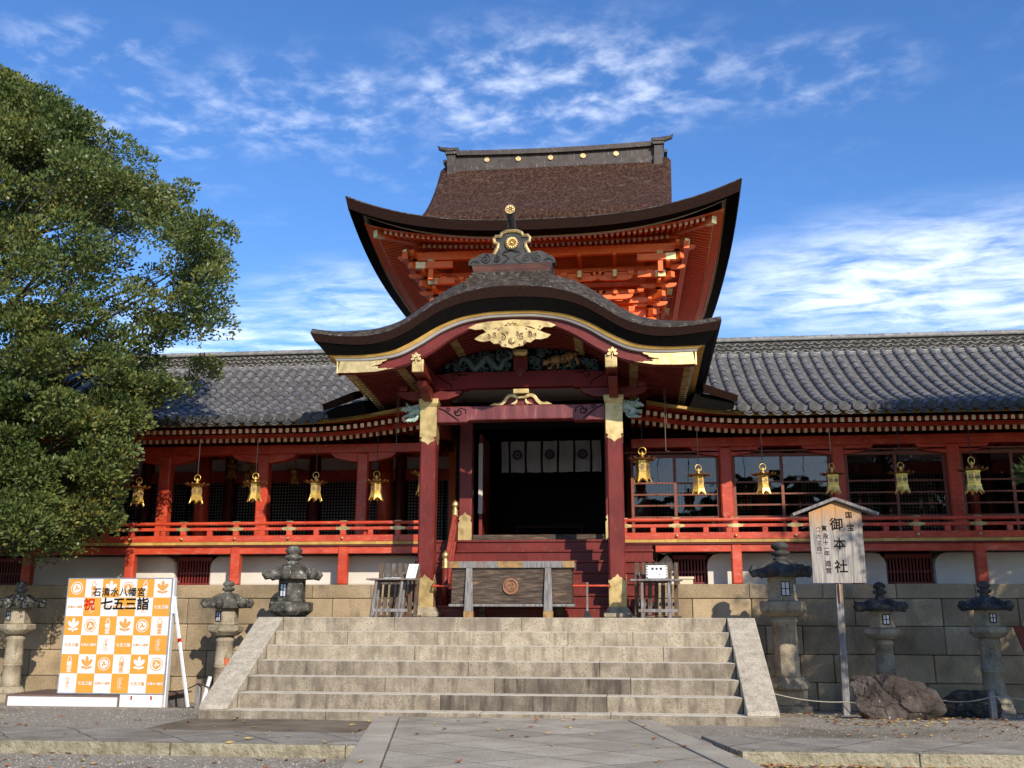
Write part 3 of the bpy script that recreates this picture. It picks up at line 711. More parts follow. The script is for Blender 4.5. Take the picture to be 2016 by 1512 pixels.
    for a in allp:
        mb = MB(); mb.box(X(a) - .055, X(a) + .055, 6.385, 6.475, 2.816, 2.914); mb.box(X(a) - .05, X(a) + .05, 6.388, 6.472, 2.976, 3.03); mb.build('rail_post', RED, ra, bevel=.008)
        if a + .6 < xb:
            mb = MB(); m_ = a + .547; mb.box(X(m_) - .05, X(m_) + .05, 6.392, 6.468, 2.816, 2.914); mb.build('rail_strut', RED, ra, bevel=.006)
    gm = MB()
    for a in allp:
        gm.prism([(X(a) + p[0], 2.945 + p[1]) for p in [(-.155, 0), (-.13, .028), (-.09, .026), (-.07, .036), (.07, .036), (.09, .026), (.13, .028), (.155, 0), (.13, -.028), (.09, -.026), (.07, -.036), (-.07, -.036), (-.09, -.026), (-.13, -.028)]], 6.383, 6.394)
        gm.smooth = True; gm.lathe([(.0, -.03), (.022, -.022), (.031, 0), (.022, .022), (0, .03)], (X(a), 6.352, 2.752), 12); gm.smooth = False
        gm.box(X(a) - .07, X(a) + .07, 6.392, 6.468, 3.082, 3.096)
    gm.build('rail_fittings', DULLGOLD, ra)
    # --- white base wall with vents
    ed = [2.2 if side < 0 else 2.4] + [q for v in vents for q in v] + [xb]
    mb = MB()
    for a, b in zip(ed[::2], ed[1::2]):
        if b - a < .15: continue
        P = []
        for ang in (180, 150, 120, 90): P.append((a + .22 + .22 * math.cos(rad(ang)), 2.24 + .22 * math.sin(rad(ang))))
        for ang in (90, 60, 30, 0): P.append((b - .22 + .22 * math.cos(rad(ang)), 2.24 + .22 * math.sin(rad(ang))))
        P = [(a, 1.85)] + P + [(b, 1.85)]
        mb.prism([(X(p[0]), p[1]) for p in P], 7.0, 7.9)
    mb.box(*xr(2.0, xb), 7.9, 8.0, 1.7, 2.6); mb.build('plaster_base', PLASTER, t, bevel=.05)
    for v in vents:
        mb = MB(); a = v[0] + .03
        mb.box(*xr(v[0], v[1]), 7.12, 7.17, 2.36, 2.44); mb.box(*xr(v[0], v[1]), 7.12, 7.17, 1.86, 1.92)
        mb.box(*xr(v[0], v[1]), 7.125, 7.165, 2.10, 2.13)
        while a < v[1] - .02: mb.box(*xr(a, a + .028), 7.13, 7.16, 1.92, 2.36); a += .062
        mb.build('vent_grille', DARKRED, t)
        mb = MB(); mb.box(*xr(v[0], v[1]), 7.3, 7.35, 1.8, 2.5); mb.build('vent_dark', SHOJI, t)
    # --- inside: back wall with black lattice panels
    bw = MB(); bw.box(*xr(1.4, xb), 12.3, 12.4, 2.5, 5.6); bw.build('back_wall', DARKIN, t)
    mb = MB(); mb.box(*xr(1.4, xb), 12.15, 12.3, 4.66, 4.955); mb.box(*xr(1.4, xb), 12.15, 12.3, 5.28, 5.5); mb.box(*xr(1.4, xb), 12.15, 12.3, 2.63, 2.86); mb.build('wall_beam', RED, t, bevel=.01)
    mb = MB(); mb.box(*xr(1.4, xb), 12.25, 12.295, 4.956, 5.279); mb.build('white_band', PLASTER, t)
    a = 1.6; wp = [8.43 - 2.28 * k for k in range(-2, 4)] if side < 0 else [3.7 + 2.28 * k for k in range(-1, 5)]
    wp = sorted(q for q in wp if 1.4 < q < xb)
    for q in wp:
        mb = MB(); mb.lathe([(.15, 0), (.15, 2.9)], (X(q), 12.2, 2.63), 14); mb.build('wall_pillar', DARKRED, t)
    for q, q2 in zip(wp, wp[1:]):
        for h in (0, 1):
            lo = q + .16 + h * (q2 - q - .32) / 2; hi = lo + (q2 - q - .32) / 2 - .05
            mb = MB(); mb.box(*xr(lo, hi), 12.17, 12.24, 2.87, 4.655); mb.build('lattice_panel', LATT, t)
    for q in ((8.2, 3.73, 12.4) if side < 0 else (4.9, 9.4)):
        mb = MB(); mb.smooth = True; mb.lathe([(.17, 0), (.17, 2.7)], (X(q), 10.0, 2.63), 18); mb.build('inner_pillar', RED, t)
    mb = MB(); mb.box(*xr(1.5, xb), 7.9, 12.3, 5.45, 5.5); mb.build('ceiling', DARKRED, t)
    mb = MB(); a = 2
    while a < xb: mb.box(*xr(a, a + .09), 7.9, 12.3, 5.3, 5.44); a += .4
    mb.build('ceiling_joists', DARKRED, t)
    mb = MB(); mb.box(*xr(xb - .1, xb), 7.9, 12.4, 1.7, 5.6); mb.build('end_wall', DARKIN, t)
    if side > 0:
        mb = MB(); mb.box(*xr(1.8, xb), 7.60, 7.64, 4.535, 4.565); mb.build('window_head_strip', SASH, t)
        pil = [1.85] + pillars
        for q, q2 in zip(pil, pil[1:]):
            lo0, hi0 = q + .13, q2 - .13; md = (lo0 + hi0) / 2
            for h, (lo, hi) in enumerate(((lo0, md + .03), (md - .03, hi0))):
                y = 7.66 + .045 * h
                mb = MB()
                for a, b in ((lo, lo + .06), (hi - .06, hi)): mb.box(*xr(a, b), y, y + .035, 2.66, 4.51)
                for z, hh in ((2.66, .09), (3.20, .045), (3.445, .035), (3.67, .035), (3.905, .035), (4.44, .07)): mb.box(*xr(lo + .06, hi - .06), y + .003, y + .032, z, z + hh)
                w2 = mb.build('window', SASH, t, bevel=.004)
                mb = MB(); mb.raw([(X(lo + .06), y + .017, 2.75), (X(hi - .06), y + .017, 2.75), (X(hi - .06), y + .017, 4.44), (X(lo + .06), y + .017, 4.44)], [(0, 1, 2, 3)]); mb.build('pane', GLASS, w2, fix=False)
    return t
DARKREDL = mat('sun_faded_red_rail', [(.3, (.22, .025, .018)), (.7, (.36, .075, .05))], 6, 9, .5, stretch=(1, 3, 3), bump=.1)
# ------------------------------------------------------------------ porch with the undulating gable
CAMY = 15.872
def deep(x, z, dy):
    """a point measured on the plane y=3.3, carried back dy along the line of sight so that its size stays right"""
    k = (CAMY + dy) / CAMY; return x * k, 1.26 + (z - 1.26) * k
KT = [(0, 6.77), (.41, 6.755), (.73, 6.70), (.93, 6.65), (1.24, 6.53), (1.37, 6.45), (1.66, 6.26), (1.81, 6.15), (2.0, 6.055), (2.25, 5.98), (2.45, 5.95), (2.83, 5.945), (3.23, 5.99), (3.5, 6.04)]
KS = [(0, 7.04), (.58, 6.99), (.68, 6.95), (1.11, 6.825), (1.24, 6.74), (1.55, 6.545), (1.67, 6.46), (1.9, 6.30), (2.08, 6.20), (2.34, 6.13), (2.5, 6.09), (2.9, 6.075), (3.5, 6.06)]
KB = [(0, 6.585), (.4, 6.57), (.72, 6.53), (.93, 6.48), (1.24, 6.375), (1.37, 6.29), (1.66, 6.10), (1.8, 6.0), (2.07, 5.88), (2.33, 5.82), (2.55, 5.80), (2.88, 5.815), (3.42, 5.885)]
KK = [(0, 6.325), (.4, 6.32), (.72, 6.275), (.93, 6.24), (1.15, 6.145), (1.3, 6.09), (1.6, 5.90), (1.99, 5.70), (2.15, 5.66), (2.4, 5.63), (2.7, 5.615), (3.2, 5.63)]
KG = [(0, 6.275), (.75, 6.235), (1.15, 6.105), (1.3, 6.04), (1.58, 5.86), (1.98, 5.645), (2.15, 5.61), (2.4, 5.575), (2.7, 5.565), (3.05, 5.57)]
KH = [(0, 6.10), (.4, 6.08), (.64, 6.04), (.78, 5.985), (1.06, 5.84), (1.4, 5.60), (1.75, 5.42), (2.2, 5.31), (2.47, 5.285), (3.0, 5.29)]
def curve(tab, n=64):
    """smoothed symmetric polyline through the table"""
    xm = tab[-1][0]; raw = []
    for i in range(n + 1):
        x = -xm + 2 * xm * i / n; raw.append((x, interp(abs(x), tab)))
    z = [p[1] for p in raw]
    for _ in range(2): z = [z[0]] + [(z[i - 1] + 2 * z[i] + z[i + 1]) / 4 for i in range(1, n)] + [z[-1]]
    return [(raw[i][0], z[i]) for i in range(n + 1)]
def sdip(x, y): return -.26 * sstep((y - 3.4) / 4.6) * max(0, min(1, (abs(x) - 1.7) / 1.6))
def porch():
    t = thing('shrine_porch', 'maroon lacquered porch under an undulating bark gable trimmed with gilt fittings', 'porch', (0, 4.93, ZP))
    T, Sx, B, K, G, H = map(curve, (KT, KS, KB, KK, KG, KH)); n = len(T) - 1
    Sx = [deep(x, z, .62) for x, z in Sx]; Sx = [(x * 3.5 / Sx[-1][0], z) for x, z in Sx]
    def loft(name, rows, mats, closed=True, mids=None, smooth=False):
        """rows: list of (curve, y, dz) round the section; one ring per point of the curve"""
        mb = MB(); R = []
        for i in range(n + 1):
            ring = []
            for (c, y, dz) in rows:
                x, z = deep(c[i][0], c[i][1], 0); ring.append((x, y, z + dz + sdip(x, y)))
            R.append(ring)
        mb.rings(R, closed=closed, cap=closed); return mb
    ys = (3.9, 5.0, 6.2, 7.4, 8.6, 9.6)
    mb = loft('roof', [(T, 3.30, 0), (T, 3.40, .10)] + [(Sx, 3.92, -.02)] + [(Sx, y, .06) for y in ys[1:]] + [(T, y, -.06) for y in ys[::-1]] + [(T, 3.36, -.02)], None)
    mb.build('bark_roof', BARKGREY, t, fix=True, smooth=False)
    mb = loft('e', [(T, 3.302, -.004), (T, 3.45, -.01)] + [(T, y, -.05) for y in ys] + [(B, y, 0) for y in ys[::-1]] + [(B, 3.335, 0)], None)
    mb.build('cut_bark_edge', BARKEDGE, t)
    def back(c, dy): return [deep(x, z, dy) for x, z in c]
    K2 = back(K, .18); G2 = back(G, .24); H2 = back(H, .34); G3 = back(G, .34)
    Bk = [(x * .995, z - .002) for x, z in B]
    mb = loft('k', [(Bk, 3.345, 0)] + [(Bk, y, -.01) for y in ys] + [(K2, y, 0) for y in ys[::-1]] + [(K2, 3.48, 0)], None)
    mb.build('black_eave_layer', BLACK, t)
    Ka = [(x, z - .002) for x, z in K2]; Kb = [(x * .965, z - .042) for x, z in K2]; Kc = [(x * .957, z - .082) for x, z in K2]
    Kd = [(x * .964, z - .043) for x, z in K2]
    mb = loft('g', [(Ka, 3.50, 0)] + [(Ka, y, -.003) for y in ys] + [(Kb, y, 0) for y in ys[::-1]] + [(Kb, 3.53, 0)], None); mb.build('ochre_eave_board', OCHRE, t)
    mb = loft('w', [(Kd, 3.54, 0)] + [(Kd, y, -.003) for y in ys] + [(Kc, y, 0) for y in ys[::-1]] + [(Kc, 3.57, 0)], None); mb.build('white_eave_board', WHITE, t)
    # gable board with two rolls
    def hb(name, a, b, y0, y1, m):
        mb = MB(); R = []
        for i in range(n + 1):
            p, q = H2[i], Kc[i]
            xm = lambda f: lerp(p[0], q[0] * (3.0 / 3.06), f); zm = lambda f: lerp(p[1], q[1] - .004, f)
            R.append([(xm(b), y0, zm(b)), (xm(a), y0, zm(a)), (xm(a), y1, zm(a)), (xm(b), y1, zm(b))])
        mb.rings(R); return mb.build(name, m, t)
    g0 = hb('gable_board', .46, 1.0, 3.64, 3.76, MAROON); hb('gable_board_roll', .10, .455, 3.615, 3.76, MAROON); hb('gable_board_lip', 0, .095, 3.64, 3.76, MAROON)
    # gilt end sheaths on the gable board
    def along(u, f):
        i = u * n; k = min(n - 1, int(i)); fr = i - k
        p = (lerp(H2[k][0], H2[k + 1][0], fr), lerp(H2[k][1], H2[k + 1][1], fr)); q = (lerp(Kc[k][0], Kc[k + 1][0], fr) * .98, lerp(Kc[k][1], Kc[k + 1][1], fr) - .006)
        return (lerp(p[0], q[0], f), lerp(p[1], q[1], f))
    for s in (0, 1):
        U = lambda u: (1 - u) if s else u
        mb = MB()
        edge = [(.165, 0), (.150, .10), (.140, .12), (.138, .22), (.115, .28), (.112, .38), (.120, .42), (.105, .50), (.098, .47), (.095, .52), (.112, .58), (.122, .64), (.125, .80), (.135, .86), (.14, 1)]
        P = [along(U(u), f) for u, f in edge] + [along(U(u), 1) for u in (.10, .05, -.0)] + [along(U(u), 0) for u in (0.0, .05, .11)]
        mb.prism(P, 3.585, 3.612)
        e0, e1 = along(U(0), 0), along(U(0), 1); sx = -1 if U(0) < .5 else 1
        mb.box(min(e0[0], e0[0] + sx * .03), max(e0[0], e0[0] + sx * .03), 3.585, 3.80, e0[1] - .012, e1[1])
        mb.build('gable_end_fitting', GOLD, g0, bevel=.004)
    # hanging ornament in the middle of the gable
    def X(px): return (px - 1014) * .0081
    def Zp(py): return 6.205 - (py - 622) * .00865
    up = [(918, 633), (935, 625), (962, 621), (1014, 618), (1066, 621), (1090, 625), (1106, 632), (1096, 636), (1080, 635), (1072, 641), (1064, 645), (1060, 637), (1050, 633), (978, 634), (970, 638), (966, 646), (956, 642), (950, 636), (934, 637)]
    lo = [(933, 658), (945, 650), (958, 645), (972, 640), (990, 634), (1014, 632), (1036, 634), (1054, 639), (1070, 644), (1083, 649), (1095, 653), (1088, 659), (1074, 662), (1062, 661), (1052, 668), (1043, 666), (1036, 674), (1026, 675), (1014, 679), (1002, 676), (992, 675), (985, 668), (975, 669), (966, 662), (952, 664), (942, 662)]
    mb = MB(); mb.prism([(X(a), Zp(b)) for a, b in up], 3.555, 3.60); mb.prism([(X(a), Zp(b)) for a, b in lo], 3.50, 3.55)
    mb.smooth = True
    mb.lathe([(0, 0), (.045, .004), (.062, .02), (.062, .035), (0, .035)], (0, 0, 0), 16); k = len(mb.v) - 80
    for j in range(k, len(mb.v)): p = mb.v[j]; mb.v[j] = (X(1013) + p[0], 3.465 + p[2], Zp(664) + p[1])
    for s in (-1, 1):
        for (cx, cz, r, fl) in ((.16, 656, .075, 1), (.30, 652, .06, -1), (.40, 654, .045, 1), (.09, 650, .04, -1)):
            mb.tube(spiral(s * cx, Zp(cz), r, 1.3, 3.495, 1.2, 18, s * fl), [.012 - .0004 * q for q in range(19)], 5)
    for q in range(7):
        a = q * 2 * math.pi / 6; c = (X(1012) + (.075 * math.cos(a) if q < 6 else 0), Zp(630) + (.035 * math.sin(a) if q < 6 else 0))
        mb.lathe([(0, -.022), (.04, -.012), (.05, 0), (.04, .012), (0, .022)], (c[0], 3.55, c[1]), 10)
    gp = mb.build('gable_pendant', DULLGOLD, g0)
    mb = MB()
    for s in (-1, 1):
        for (cx, cz, r, fl) in ((.16, 656, .05, 1), (.30, 652, .04, -1), (.40, 654, .03, 1), (.09, 648, .03, -1), (.22, 668, .035, 1)): mb.tube(spiral(s * cx, Zp(cz), r, 1.2, 3.494, 1.2, 14, s * fl), .007, 4)
        for cx, cz in ((.47, 636), (.12, 672), (.24, 640)): disc(mb, s * cx, Zp(cz), .017, 3.492, 3.50, 8)
    mb.build('dark_engraving', TRIM, gp)
    for s in (-1, 1):
        mb = MB(); cx, cz = s * 1.69, 5.60 + .015
        def petal(a, l, w, y): c, q = math.cos(a), math.sin(a); mb.prism([(cx + c * l * f - q * w * g, cz + q * l * f + c * w * g) for f, g in ((.12, 0), (.45, .8), (.75, .75), (1, 0), (.75, -.75), (.45, -.8))], y, y + .012)
        for a, l, w in ((90, .105, .036), (40, .10, .034), (140, .10, .034), (-18, .10, .034), (198, .10, .034)): petal(rad(a), l, w, 3.588)
        mb.box(cx - .007, cx + .007, 3.592, 3.602, cz - .075, cz)
        mb.build('gilt_flower', GOLD, g0, bevel=.004)
    # ribs under the roof, gilt at their ends
    mb = MB(); cp = MB(); sf = MB()
    Gs = [(x, z) for x, z in back(KG, .3)]
    def gz(x): return interp(abs(x), Gs)
    y = 3.86
    while y < 9.2:
        for s in (-1, 1):
            for (a, b, d) in ((0, 1.16, .175), (1.05, 2.12, .125), (2.02, 3.06, .06)):
                R = []; m = 7
                for q in range(m + 1):
                    x = lerp(a, b, q / m); z = gz(x) - d + sdip(x, y) + (.04 if a else 0) * (1 - q / m)
                    R.append([(s * x, y - .033, z - .075), (s * x, y + .033, z - .075), (s * x, y + .033, z), (s * x, y - .033, z)])
                mb.rings(R)
                z = gz(b) - d + sdip(b, y); z1 = gz(b - .13) - d + sdip(b - .13, y)
                if a > -1: cp.beam((s * (b - .13), y, z1 - .0375), (s * (b + .008), y, z - .0375), .074, .083)
        y += .150
    sf.grid(64, 8, lambda u, v: (lerp(-3.06, 3.06, u), lerp(3.7, 9.3, v), gz(lerp(-3.06, 3.06, u)) - .05 + sdip(lerp(-3.06, 3.06, u), lerp(3.7, 9.3, v))))
    o = sf.build('eave_soffit', MAROON, t, fix=False); r_ = mb.build('curved_rafters', MAROON, o, fix=False); r_['kind'] = 'stuff'; r_ = cp.build('rafter_end_caps', DULLGOLD, o, fix=False); r_['kind'] = 'stuff'
    # bark corner pieces joining the porch eave to the tiled roofs
    for s in (-1, 1):
        mb = MB(); mb.hexa([(s * 3.36, 5.72, 5.36), (s * 3.98, 5.80, 5.18), (s * 3.90, 6.25, 5.36), (s * 3.36, 6.4, 5.58), (s * 3.36, 5.66, 5.52), (s * 4.0, 5.74, 5.30), (s * 3.90, 6.25, 5.46), (s * 3.36, 6.4, 5.72)]); mb.build('corner_bark', BARKEDGE, t)
        mb = MB(); mb.hexa([(s * 3.1, 5.86, 5.12), (s * 3.90, 5.90, 5.02), (s * 3.90, 6.6, 5.20), (s * 3.1, 6.7, 5.4), (s * 3.2, 5.80, 5.36), (s * 3.94, 5.84, 5.17), (s * 3.94, 6.6, 5.45), (s * 3.2, 6.7, 5.6)]); mb.build('corner_under_layer', BLACK, t)
    # columns
    for s in (-1, 1):
        cx = s * 1.686; w = .145; c = .028; y0 = 4.93
        oct_ = [(-w + c, -w), (w - c, -w), (w, -w + c), (w, w - c), (w - c, w), (-w + c, w), (-w, w - c), (-w, -w + c)]
        mb = MB(); mb.prism([(cx + a, y0 + b) for a, b in oct_], ZP + .15, 5.0, axis='z'); co = mb.build('column', MAROON, t)
        mb = MB(); mb.lathe([(.32, 0), (.345, .02), (.345, .075), (.30, .105), (.245, .17), (.235, .178)], (cx, y0, ZP), 4, math.pi / 4); mb.build('stone_footing', LSTONE, co, bevel=.02)
        foot = [(-.152, 0), (.152, 0), (.152, .36), (.135, .385), (.152, .41), (.14, .45), (.10, .47), (.075, .50), (.045, .505), (0, .56), (-.045, .505), (-.075, .50), (-.10, .47), (-.14, .45), (-.152, .41), (-.135, .385), (-.152, .36)]
        head = [(-.152, .70), (.152, .70), (.152, .14), (.12, .13), (.115, .11), (.135, .08), (.115, .055), (.06, .04), (0, -.01), (-.06, .04), (-.115, .055), (-.135, .08), (-.115, .11), (-.12, .13), (-.152, .14)]
        for base, P, nm in ((ZP + .178, foot, 'gilt_foot_sheath'), (4.305, head, 'gilt_head_sheath')):
            mb = MB()
            for ax, q in (('y', -1), ('y', 1), ('x', -1), ('x', 1)):
                c0 = (cx if ax == 'y' else y0); d0 = (y0 if ax == 'y' else cx) + q * .149
                mb.prism([(c0 + p[0] * .955, base + p[1]) for p in P], d0 - .004, d0 + .004, axis=ax)
            mb.build(nm, DULLGOLD, co)
        mb = MB(); mb.lathe([(.225, 0), (.24, .035), (.252, .06), (.252, .15)], (cx, y0, 5.0), 4, math.pi / 4); mb.build('gilt_cap', DULLGOLD, co, bevel=.006)
        # brackets and purlin above the cap
        mb = MB(); mb.prism([(cx + a, 5.15 + b) for a, b in ((-.62, .16), (-.55, .07), (-.36, .0), (-.11, -.02), (.11, -.02), (.36, 0), (.55, .07), (.62, .16))], 4.85, 5.01)
        for q in (-.5, 0, .5): mb.lathe([(.08, 0), (.115, .05), (.115, .10)], (cx + q, 4.93, 5.312), 4, math.pi / 4)
        mb.prism([(4.93 + a, 5.152 + b) for a, b in ((-.86, .17), (-.80, .08), (-.62, .06), (-.5, -.0), (-.3, -.06), (.3, -.06), (.9, 0), (.9, .17))], cx - .08, cx + .08, axis='x')
        mb.lathe([(.085, 0), (.12, .05), (.12, .09)], (cx, 4.35, 5.322), 4, math.pi / 4)
        mb.build('column_bracket', MAROON, co, bevel=.008)
        mb = MB(); mb.beam((cx - s * .02, 3.70, 5.485), (cx, 6.8, 5.52), .20, .22); pu = mb.build('purlin', MAROON, t, bevel=.012)
        mb = MB(); mb.beam((cx - s * .022, 3.63, 5.484), (cx - s * .02, 3.70, 5.485), .206, .226); mb.build('purlin_end_cap', DULLGOLD, pu, bevel=.012)
        # dragon head nosing
        mb = MB(); mb.smooth = True; X0 = cx + s * .15
        def P(a, b, y=4.92): return (X0 + s * a, y, 4.90 + b)
        mb.tube([P(-.02, .02), P(.06, .06), P(.14, .05), P(.20, -.01), P(.17, -.08), P(.10, -.09), P(.07, -.04), P(.10, 0)], [.085, .085, .075, .066, .058, .048, .036, .02], 8)
        mb.tube([P(.12, .05), P(.22, .10), P(.31, .10), P(.38, .06)], [.07, .062, .045, .024], 8)
        mb.tube([P(.18, .0), P(.27, -.03), P(.34, -.05)], [.045, .036, .018], 7); mb.tube([P(.22, .13), P(.30, .19), P(.28, .23)], [.02, .016, .005], 6)
        for q in range(6): mb.tube([P(.02 + .05 * q, .08 - .01 * q, 4.86), P(.06 + .055 * q, .15 - .012 * q, 4.84), P(.12 + .055 * q, .14 - .02 * q, 4.84)], [.026, .02, .004], 6)
        for q in range(4): mb.tube([P(.08 + .05 * q, -.10, 4.86), P(.13 + .06 * q, -.16, 4.84), P(.20 + .05 * q, -.13, 4.84)], [.024, .018, .004], 6)
        mb.build('carved_dragon_head', DRAGON, t)
        mb = MB(); mb.box(cx - .09, cx + .09, 5.09, 6.7, 4.72, 5.0); mb.build('tie_beam', MAROON, t, bevel=.012)
    # rainbow beams
    mb = MB(); mb.prism([(-1.535, 4.70), (-.98, 4.70), (-.94, 4.735), (.94, 4.735), (.98, 4.70), (1.535, 4.70), (1.535, 5.0), (-1.535, 5.0)], 4.80, 5.06); b1 = mb.build('lower_beam', mat("sun_worn_maroon", [(.3, (.10, .014, .016)), (.62, (.175, .032, .032)), (.85, (.34, .19, .17))], 2.2, 9, .45, bump=.15, bscale=40, stretch=(4, 1, .7)), t, bevel=.02)
    mb = MB(); mb.prism([(-1.60, 5.32), (-1.0, 5.32), (-.96, 5.345), (.96, 5.345), (1.0, 5.32), (1.60, 5.32), (1.58, 5.60), (1.2, 5.645), (-1.2, 5.645), (-1.58, 5.60)], 4.82, 5.04); b2 = mb.build('upper_beam', mat("shaded_maroon", var((.135, .014, .014), .18), 2.5, 7, .6, spec=.2), t, bevel=.015)
    mb = MB()
    for s in (-1, 1):
        mb.tube([(s * (1.50 - .0), 4.797, 4.97), (s * 1.40, 4.797, 4.93), (s * 1.30, 4.797, 4.86), (s * 1.22, 4.797, 4.80), (s * 1.12, 4.797, 4.73)], [.011, .012, .012, .011, .008], 5)
        mb.tube(spiral(s * 1.13, 4.885, .075, 1.35, 4.797, 2.6, 18, -s), [.013 - .0005 * q for q in range(19)], 5); mb.tube(spiral(s * 1.32, 4.935, .045, 1.2, 4.797, 0, 16, s), .009, 5)
        mb.tube([(s * 1.20, 4.797, 4.86), (s * 1.10, 4.797, 4.97), (s * 1.0, 4.797, 4.93), (s * 1.0, 4.797, 4.86)], .009, 5)
        mb.tube(spiral(s * 1.20, 5.54, .085, 1.2, 4.817, .3, 18, -s), [.013 - .0005 * q for q in range(19)], 5); mb.tube([(s * 1.55, 4.817, 5.58), (s * 1.42, 4.817, 5.50), (s * 1.30, 4.817, 5.42), (s * 1.26, 4.817, 5.35)], .010, 5)
        mb.tube([(s * 1.14, 4.817, 5.60), (s * 1.02, 4.817, 5.585), (s * .95, 4.817, 5.61)], [.012, .01, .004], 5)
    mb.build('carved_scroll_line', SHOJI, b1)
    # frog-leg strut with a pair of doves
    half = [(.0, .165), (.05, .165), (.12, .205), (.19, .215), (.25, .19), (.29, .15), (.31, .11), (.36, .06), (.42, .045), (.47, .055), (.52, .035), (.56, .012), (.57, 0)]
    inner = [(.335, 0), (.27, .06), (.235, .12), (.19, .15), (.14, .145), (.08, .12), (0, .125)]
    P = [(-a, b) for a, b in half[::-1]] + half[1:]
    Q = inner + [(-a, b) for a, b in inner[::-1][1:]]
    mb = MB(); mb.prism([(.012 + a, 5.002 + b) for a, b in P + Q], 4.80, 4.86); mb.box(-.13, .155, 4.78, 4.93, 5.215, 5.30); fs = mb.build('frog_leg_strut', DULLGOLD, t, bevel=.006)
    mb = MB(); mb.prism([(.012 + a, 5.002 + b) for a, b in Q], 4.865, 4.9); mb.build('strut_infill', MAROON, fs)
    for s in (-1, 1):
        mb = MB(); P = [(.052, .128), (.075, .142), (.092, .132), (.092, .112), (.10, .085), (.135, .06), (.175, .035), (.205, .018), (.17, .018), (.14, .02), (.135, .012), (.128, .022), (.10, .024), (.078, .045), (.07, .08), (.074, .11)]
        mb.prism([(.012 + s * a, 5.006 + b) for a, b in P], 4.83, 4.856); mb.box(*sorted((.012 + s * .112, .012 + s * .12)), 4.835, 4.85, 5.003, 5.026); mb.build('gilt_dove', GOLD, fs, bevel=.005)
    # painted carving over the upper beam: waves, dragon and tiger
    rnd = random.Random(8)
    def top(x): return min(6.16, gz(x) - .27)
    xs = [lerp(-1.52, 1.52, q / 40) for q in range(41)]
    mb = MB(); mb.prism([(x, 5.64) for x in xs] + [(x, max(5.66, top(x))) for x in xs[::-1]], 4.97, 5.02); ca = mb.build('carved_panel', SHOJI, t)
    mb = MB(); mb.smooth = True
    for q in range(190):
        x = rnd.uniform(-1.4, 1.4); hi = max(5.68, top(x) - .03); z = rnd.uniform(5.66, hi)
        if abs(x) < .16: continue
        r = rnd.uniform(.03, .075); mb.tube(spiral(x, z, r, rnd.uniform(.6, 1.3), rnd.uniform(4.90, 4.96), rnd.uniform(0, 6), 10, rnd.choice((-1, 1)), .2), [.020 * (1 - .07 * k) for k in range(11)], 5)
    mb.build('carved_waves', TEAL, ca, fix=False)
    mb = MB(); mb.smooth = True
    P = [(-1.15 + .95 * q / 16, 4.89 - .02 * math.sin(q), 5.82 + .11 * math.sin(q * .9) + .02 * math.sin(q * 2.3)) for q in range(17)]
    mb.tube(P, [.03 + .045 * math.sin(math.pi * (q + 1) / 18) for q in range(17)], 8); mb.tube([P[-1], (-.16, 4.86, 5.98), (-.25, 4.84, 6.03)], [.05, .045, .02], 7)
    for q in (3, 7, 11): mb.tube([P[q], (P[q][0] + .06, 4.85, P[q][2] - .09), (P[q][0] + .13, 4.85, P[q][2] - .12)], [.03, .02, .008], 6)
    mb.build('carved_dragon', TEAL, ca)
    mb = MB(); mb.smooth = True
    mb.tube([(.52, 4.88, 5.83), (.62, 4.87, 5.85), (.78, 4.87, 5.86), (.93, 4.87, 5.92), (1.05, 4.88, 5.95)], [.05, .085, .08, .085, .05], 9); mb.tube([(.56, 4.86, 5.83), (.47, 4.85, 5.80), (.41, 4.84, 5.77)], [.065, .065, .035], 8)
    for a, b, d, e in ((.62, .56, 5.80, 5.69), (.68, .70, 5.80, 5.69), (.93, .90, 5.88, 5.73), (1.0, 1.06, 5.9, 5.76)): mb.tube([(a, 4.86, d), (lerp(a, b, .6), 4.85, (d + e) / 2), (b, 4.85, e), (b - .06, 4.85, e - .01)], [.042, .032, .026, .018], 7)
    mb.tube([(1.05, 4.88, 5.95), (1.16, 4.88, 6.0), (1.12, 4.88, 6.06)], [.028, .022, .012], 6); mb.build('carved_tiger', TIGER, ca)
    mb = MB(); mb.box(-.13, .13, 4.84, 4.96, 5.66, 5.93); mb.prism([(-.10, 5.64), (-.05, 5.70), (.05, 5.70), (.10, 5.64), (.05, 5.56), (0, 5.52), (-.05, 5.56)], 4.795, 4.815); mb.box(-.07, .07, 4.85, 4.97, 6.03, 6.14); kp = mb.build('king_post', MAROON, t, bevel=.01)
    mb = MB(); mb.lathe([(.13, 0), (.19, .05), (.19, .11)], (0, 4.90, 5.93), 4, math.pi / 4); mb.build('gilt_post_cap', DULLGOLD, kp, bevel=.006)
    # ridge ornament
    mb = MB(); mb.box(-.86, .71, 3.50, 4.5, 6.84, 6.95); mb.box(-.83, .68, 3.58, 4.5, 6.955, 7.03); mb.box(-.80, .65, 3.66, 4.5, 7.035, 7.11); mb.box(-.77, .62, 3.74, 9.4, 7.115, 7.19); rb = mb.build('ridge_base', BARKGREY, t, bevel=.02)
    mb = MB(); mb.hexa([(-.74, 4.06, 7.19), (.58, 4.06, 7.19), (.58, 9.4, 7.19), (-.74, 9.4, 7.19), (-.80, 4.0, 7.415), (.66, 4.0, 7.415), (.66, 9.4, 7.415), (-.80, 9.4, 7.415)]); mb.build('ridge_box', mat("red_brown_ridge_wood", [(.3, (.05, .020, .014)), (.7, (.14, .052, .036))], 3, 9, .7, stretch=(1, 4, 5), bump=.3, bscale=20), rb)
    cx = -.075
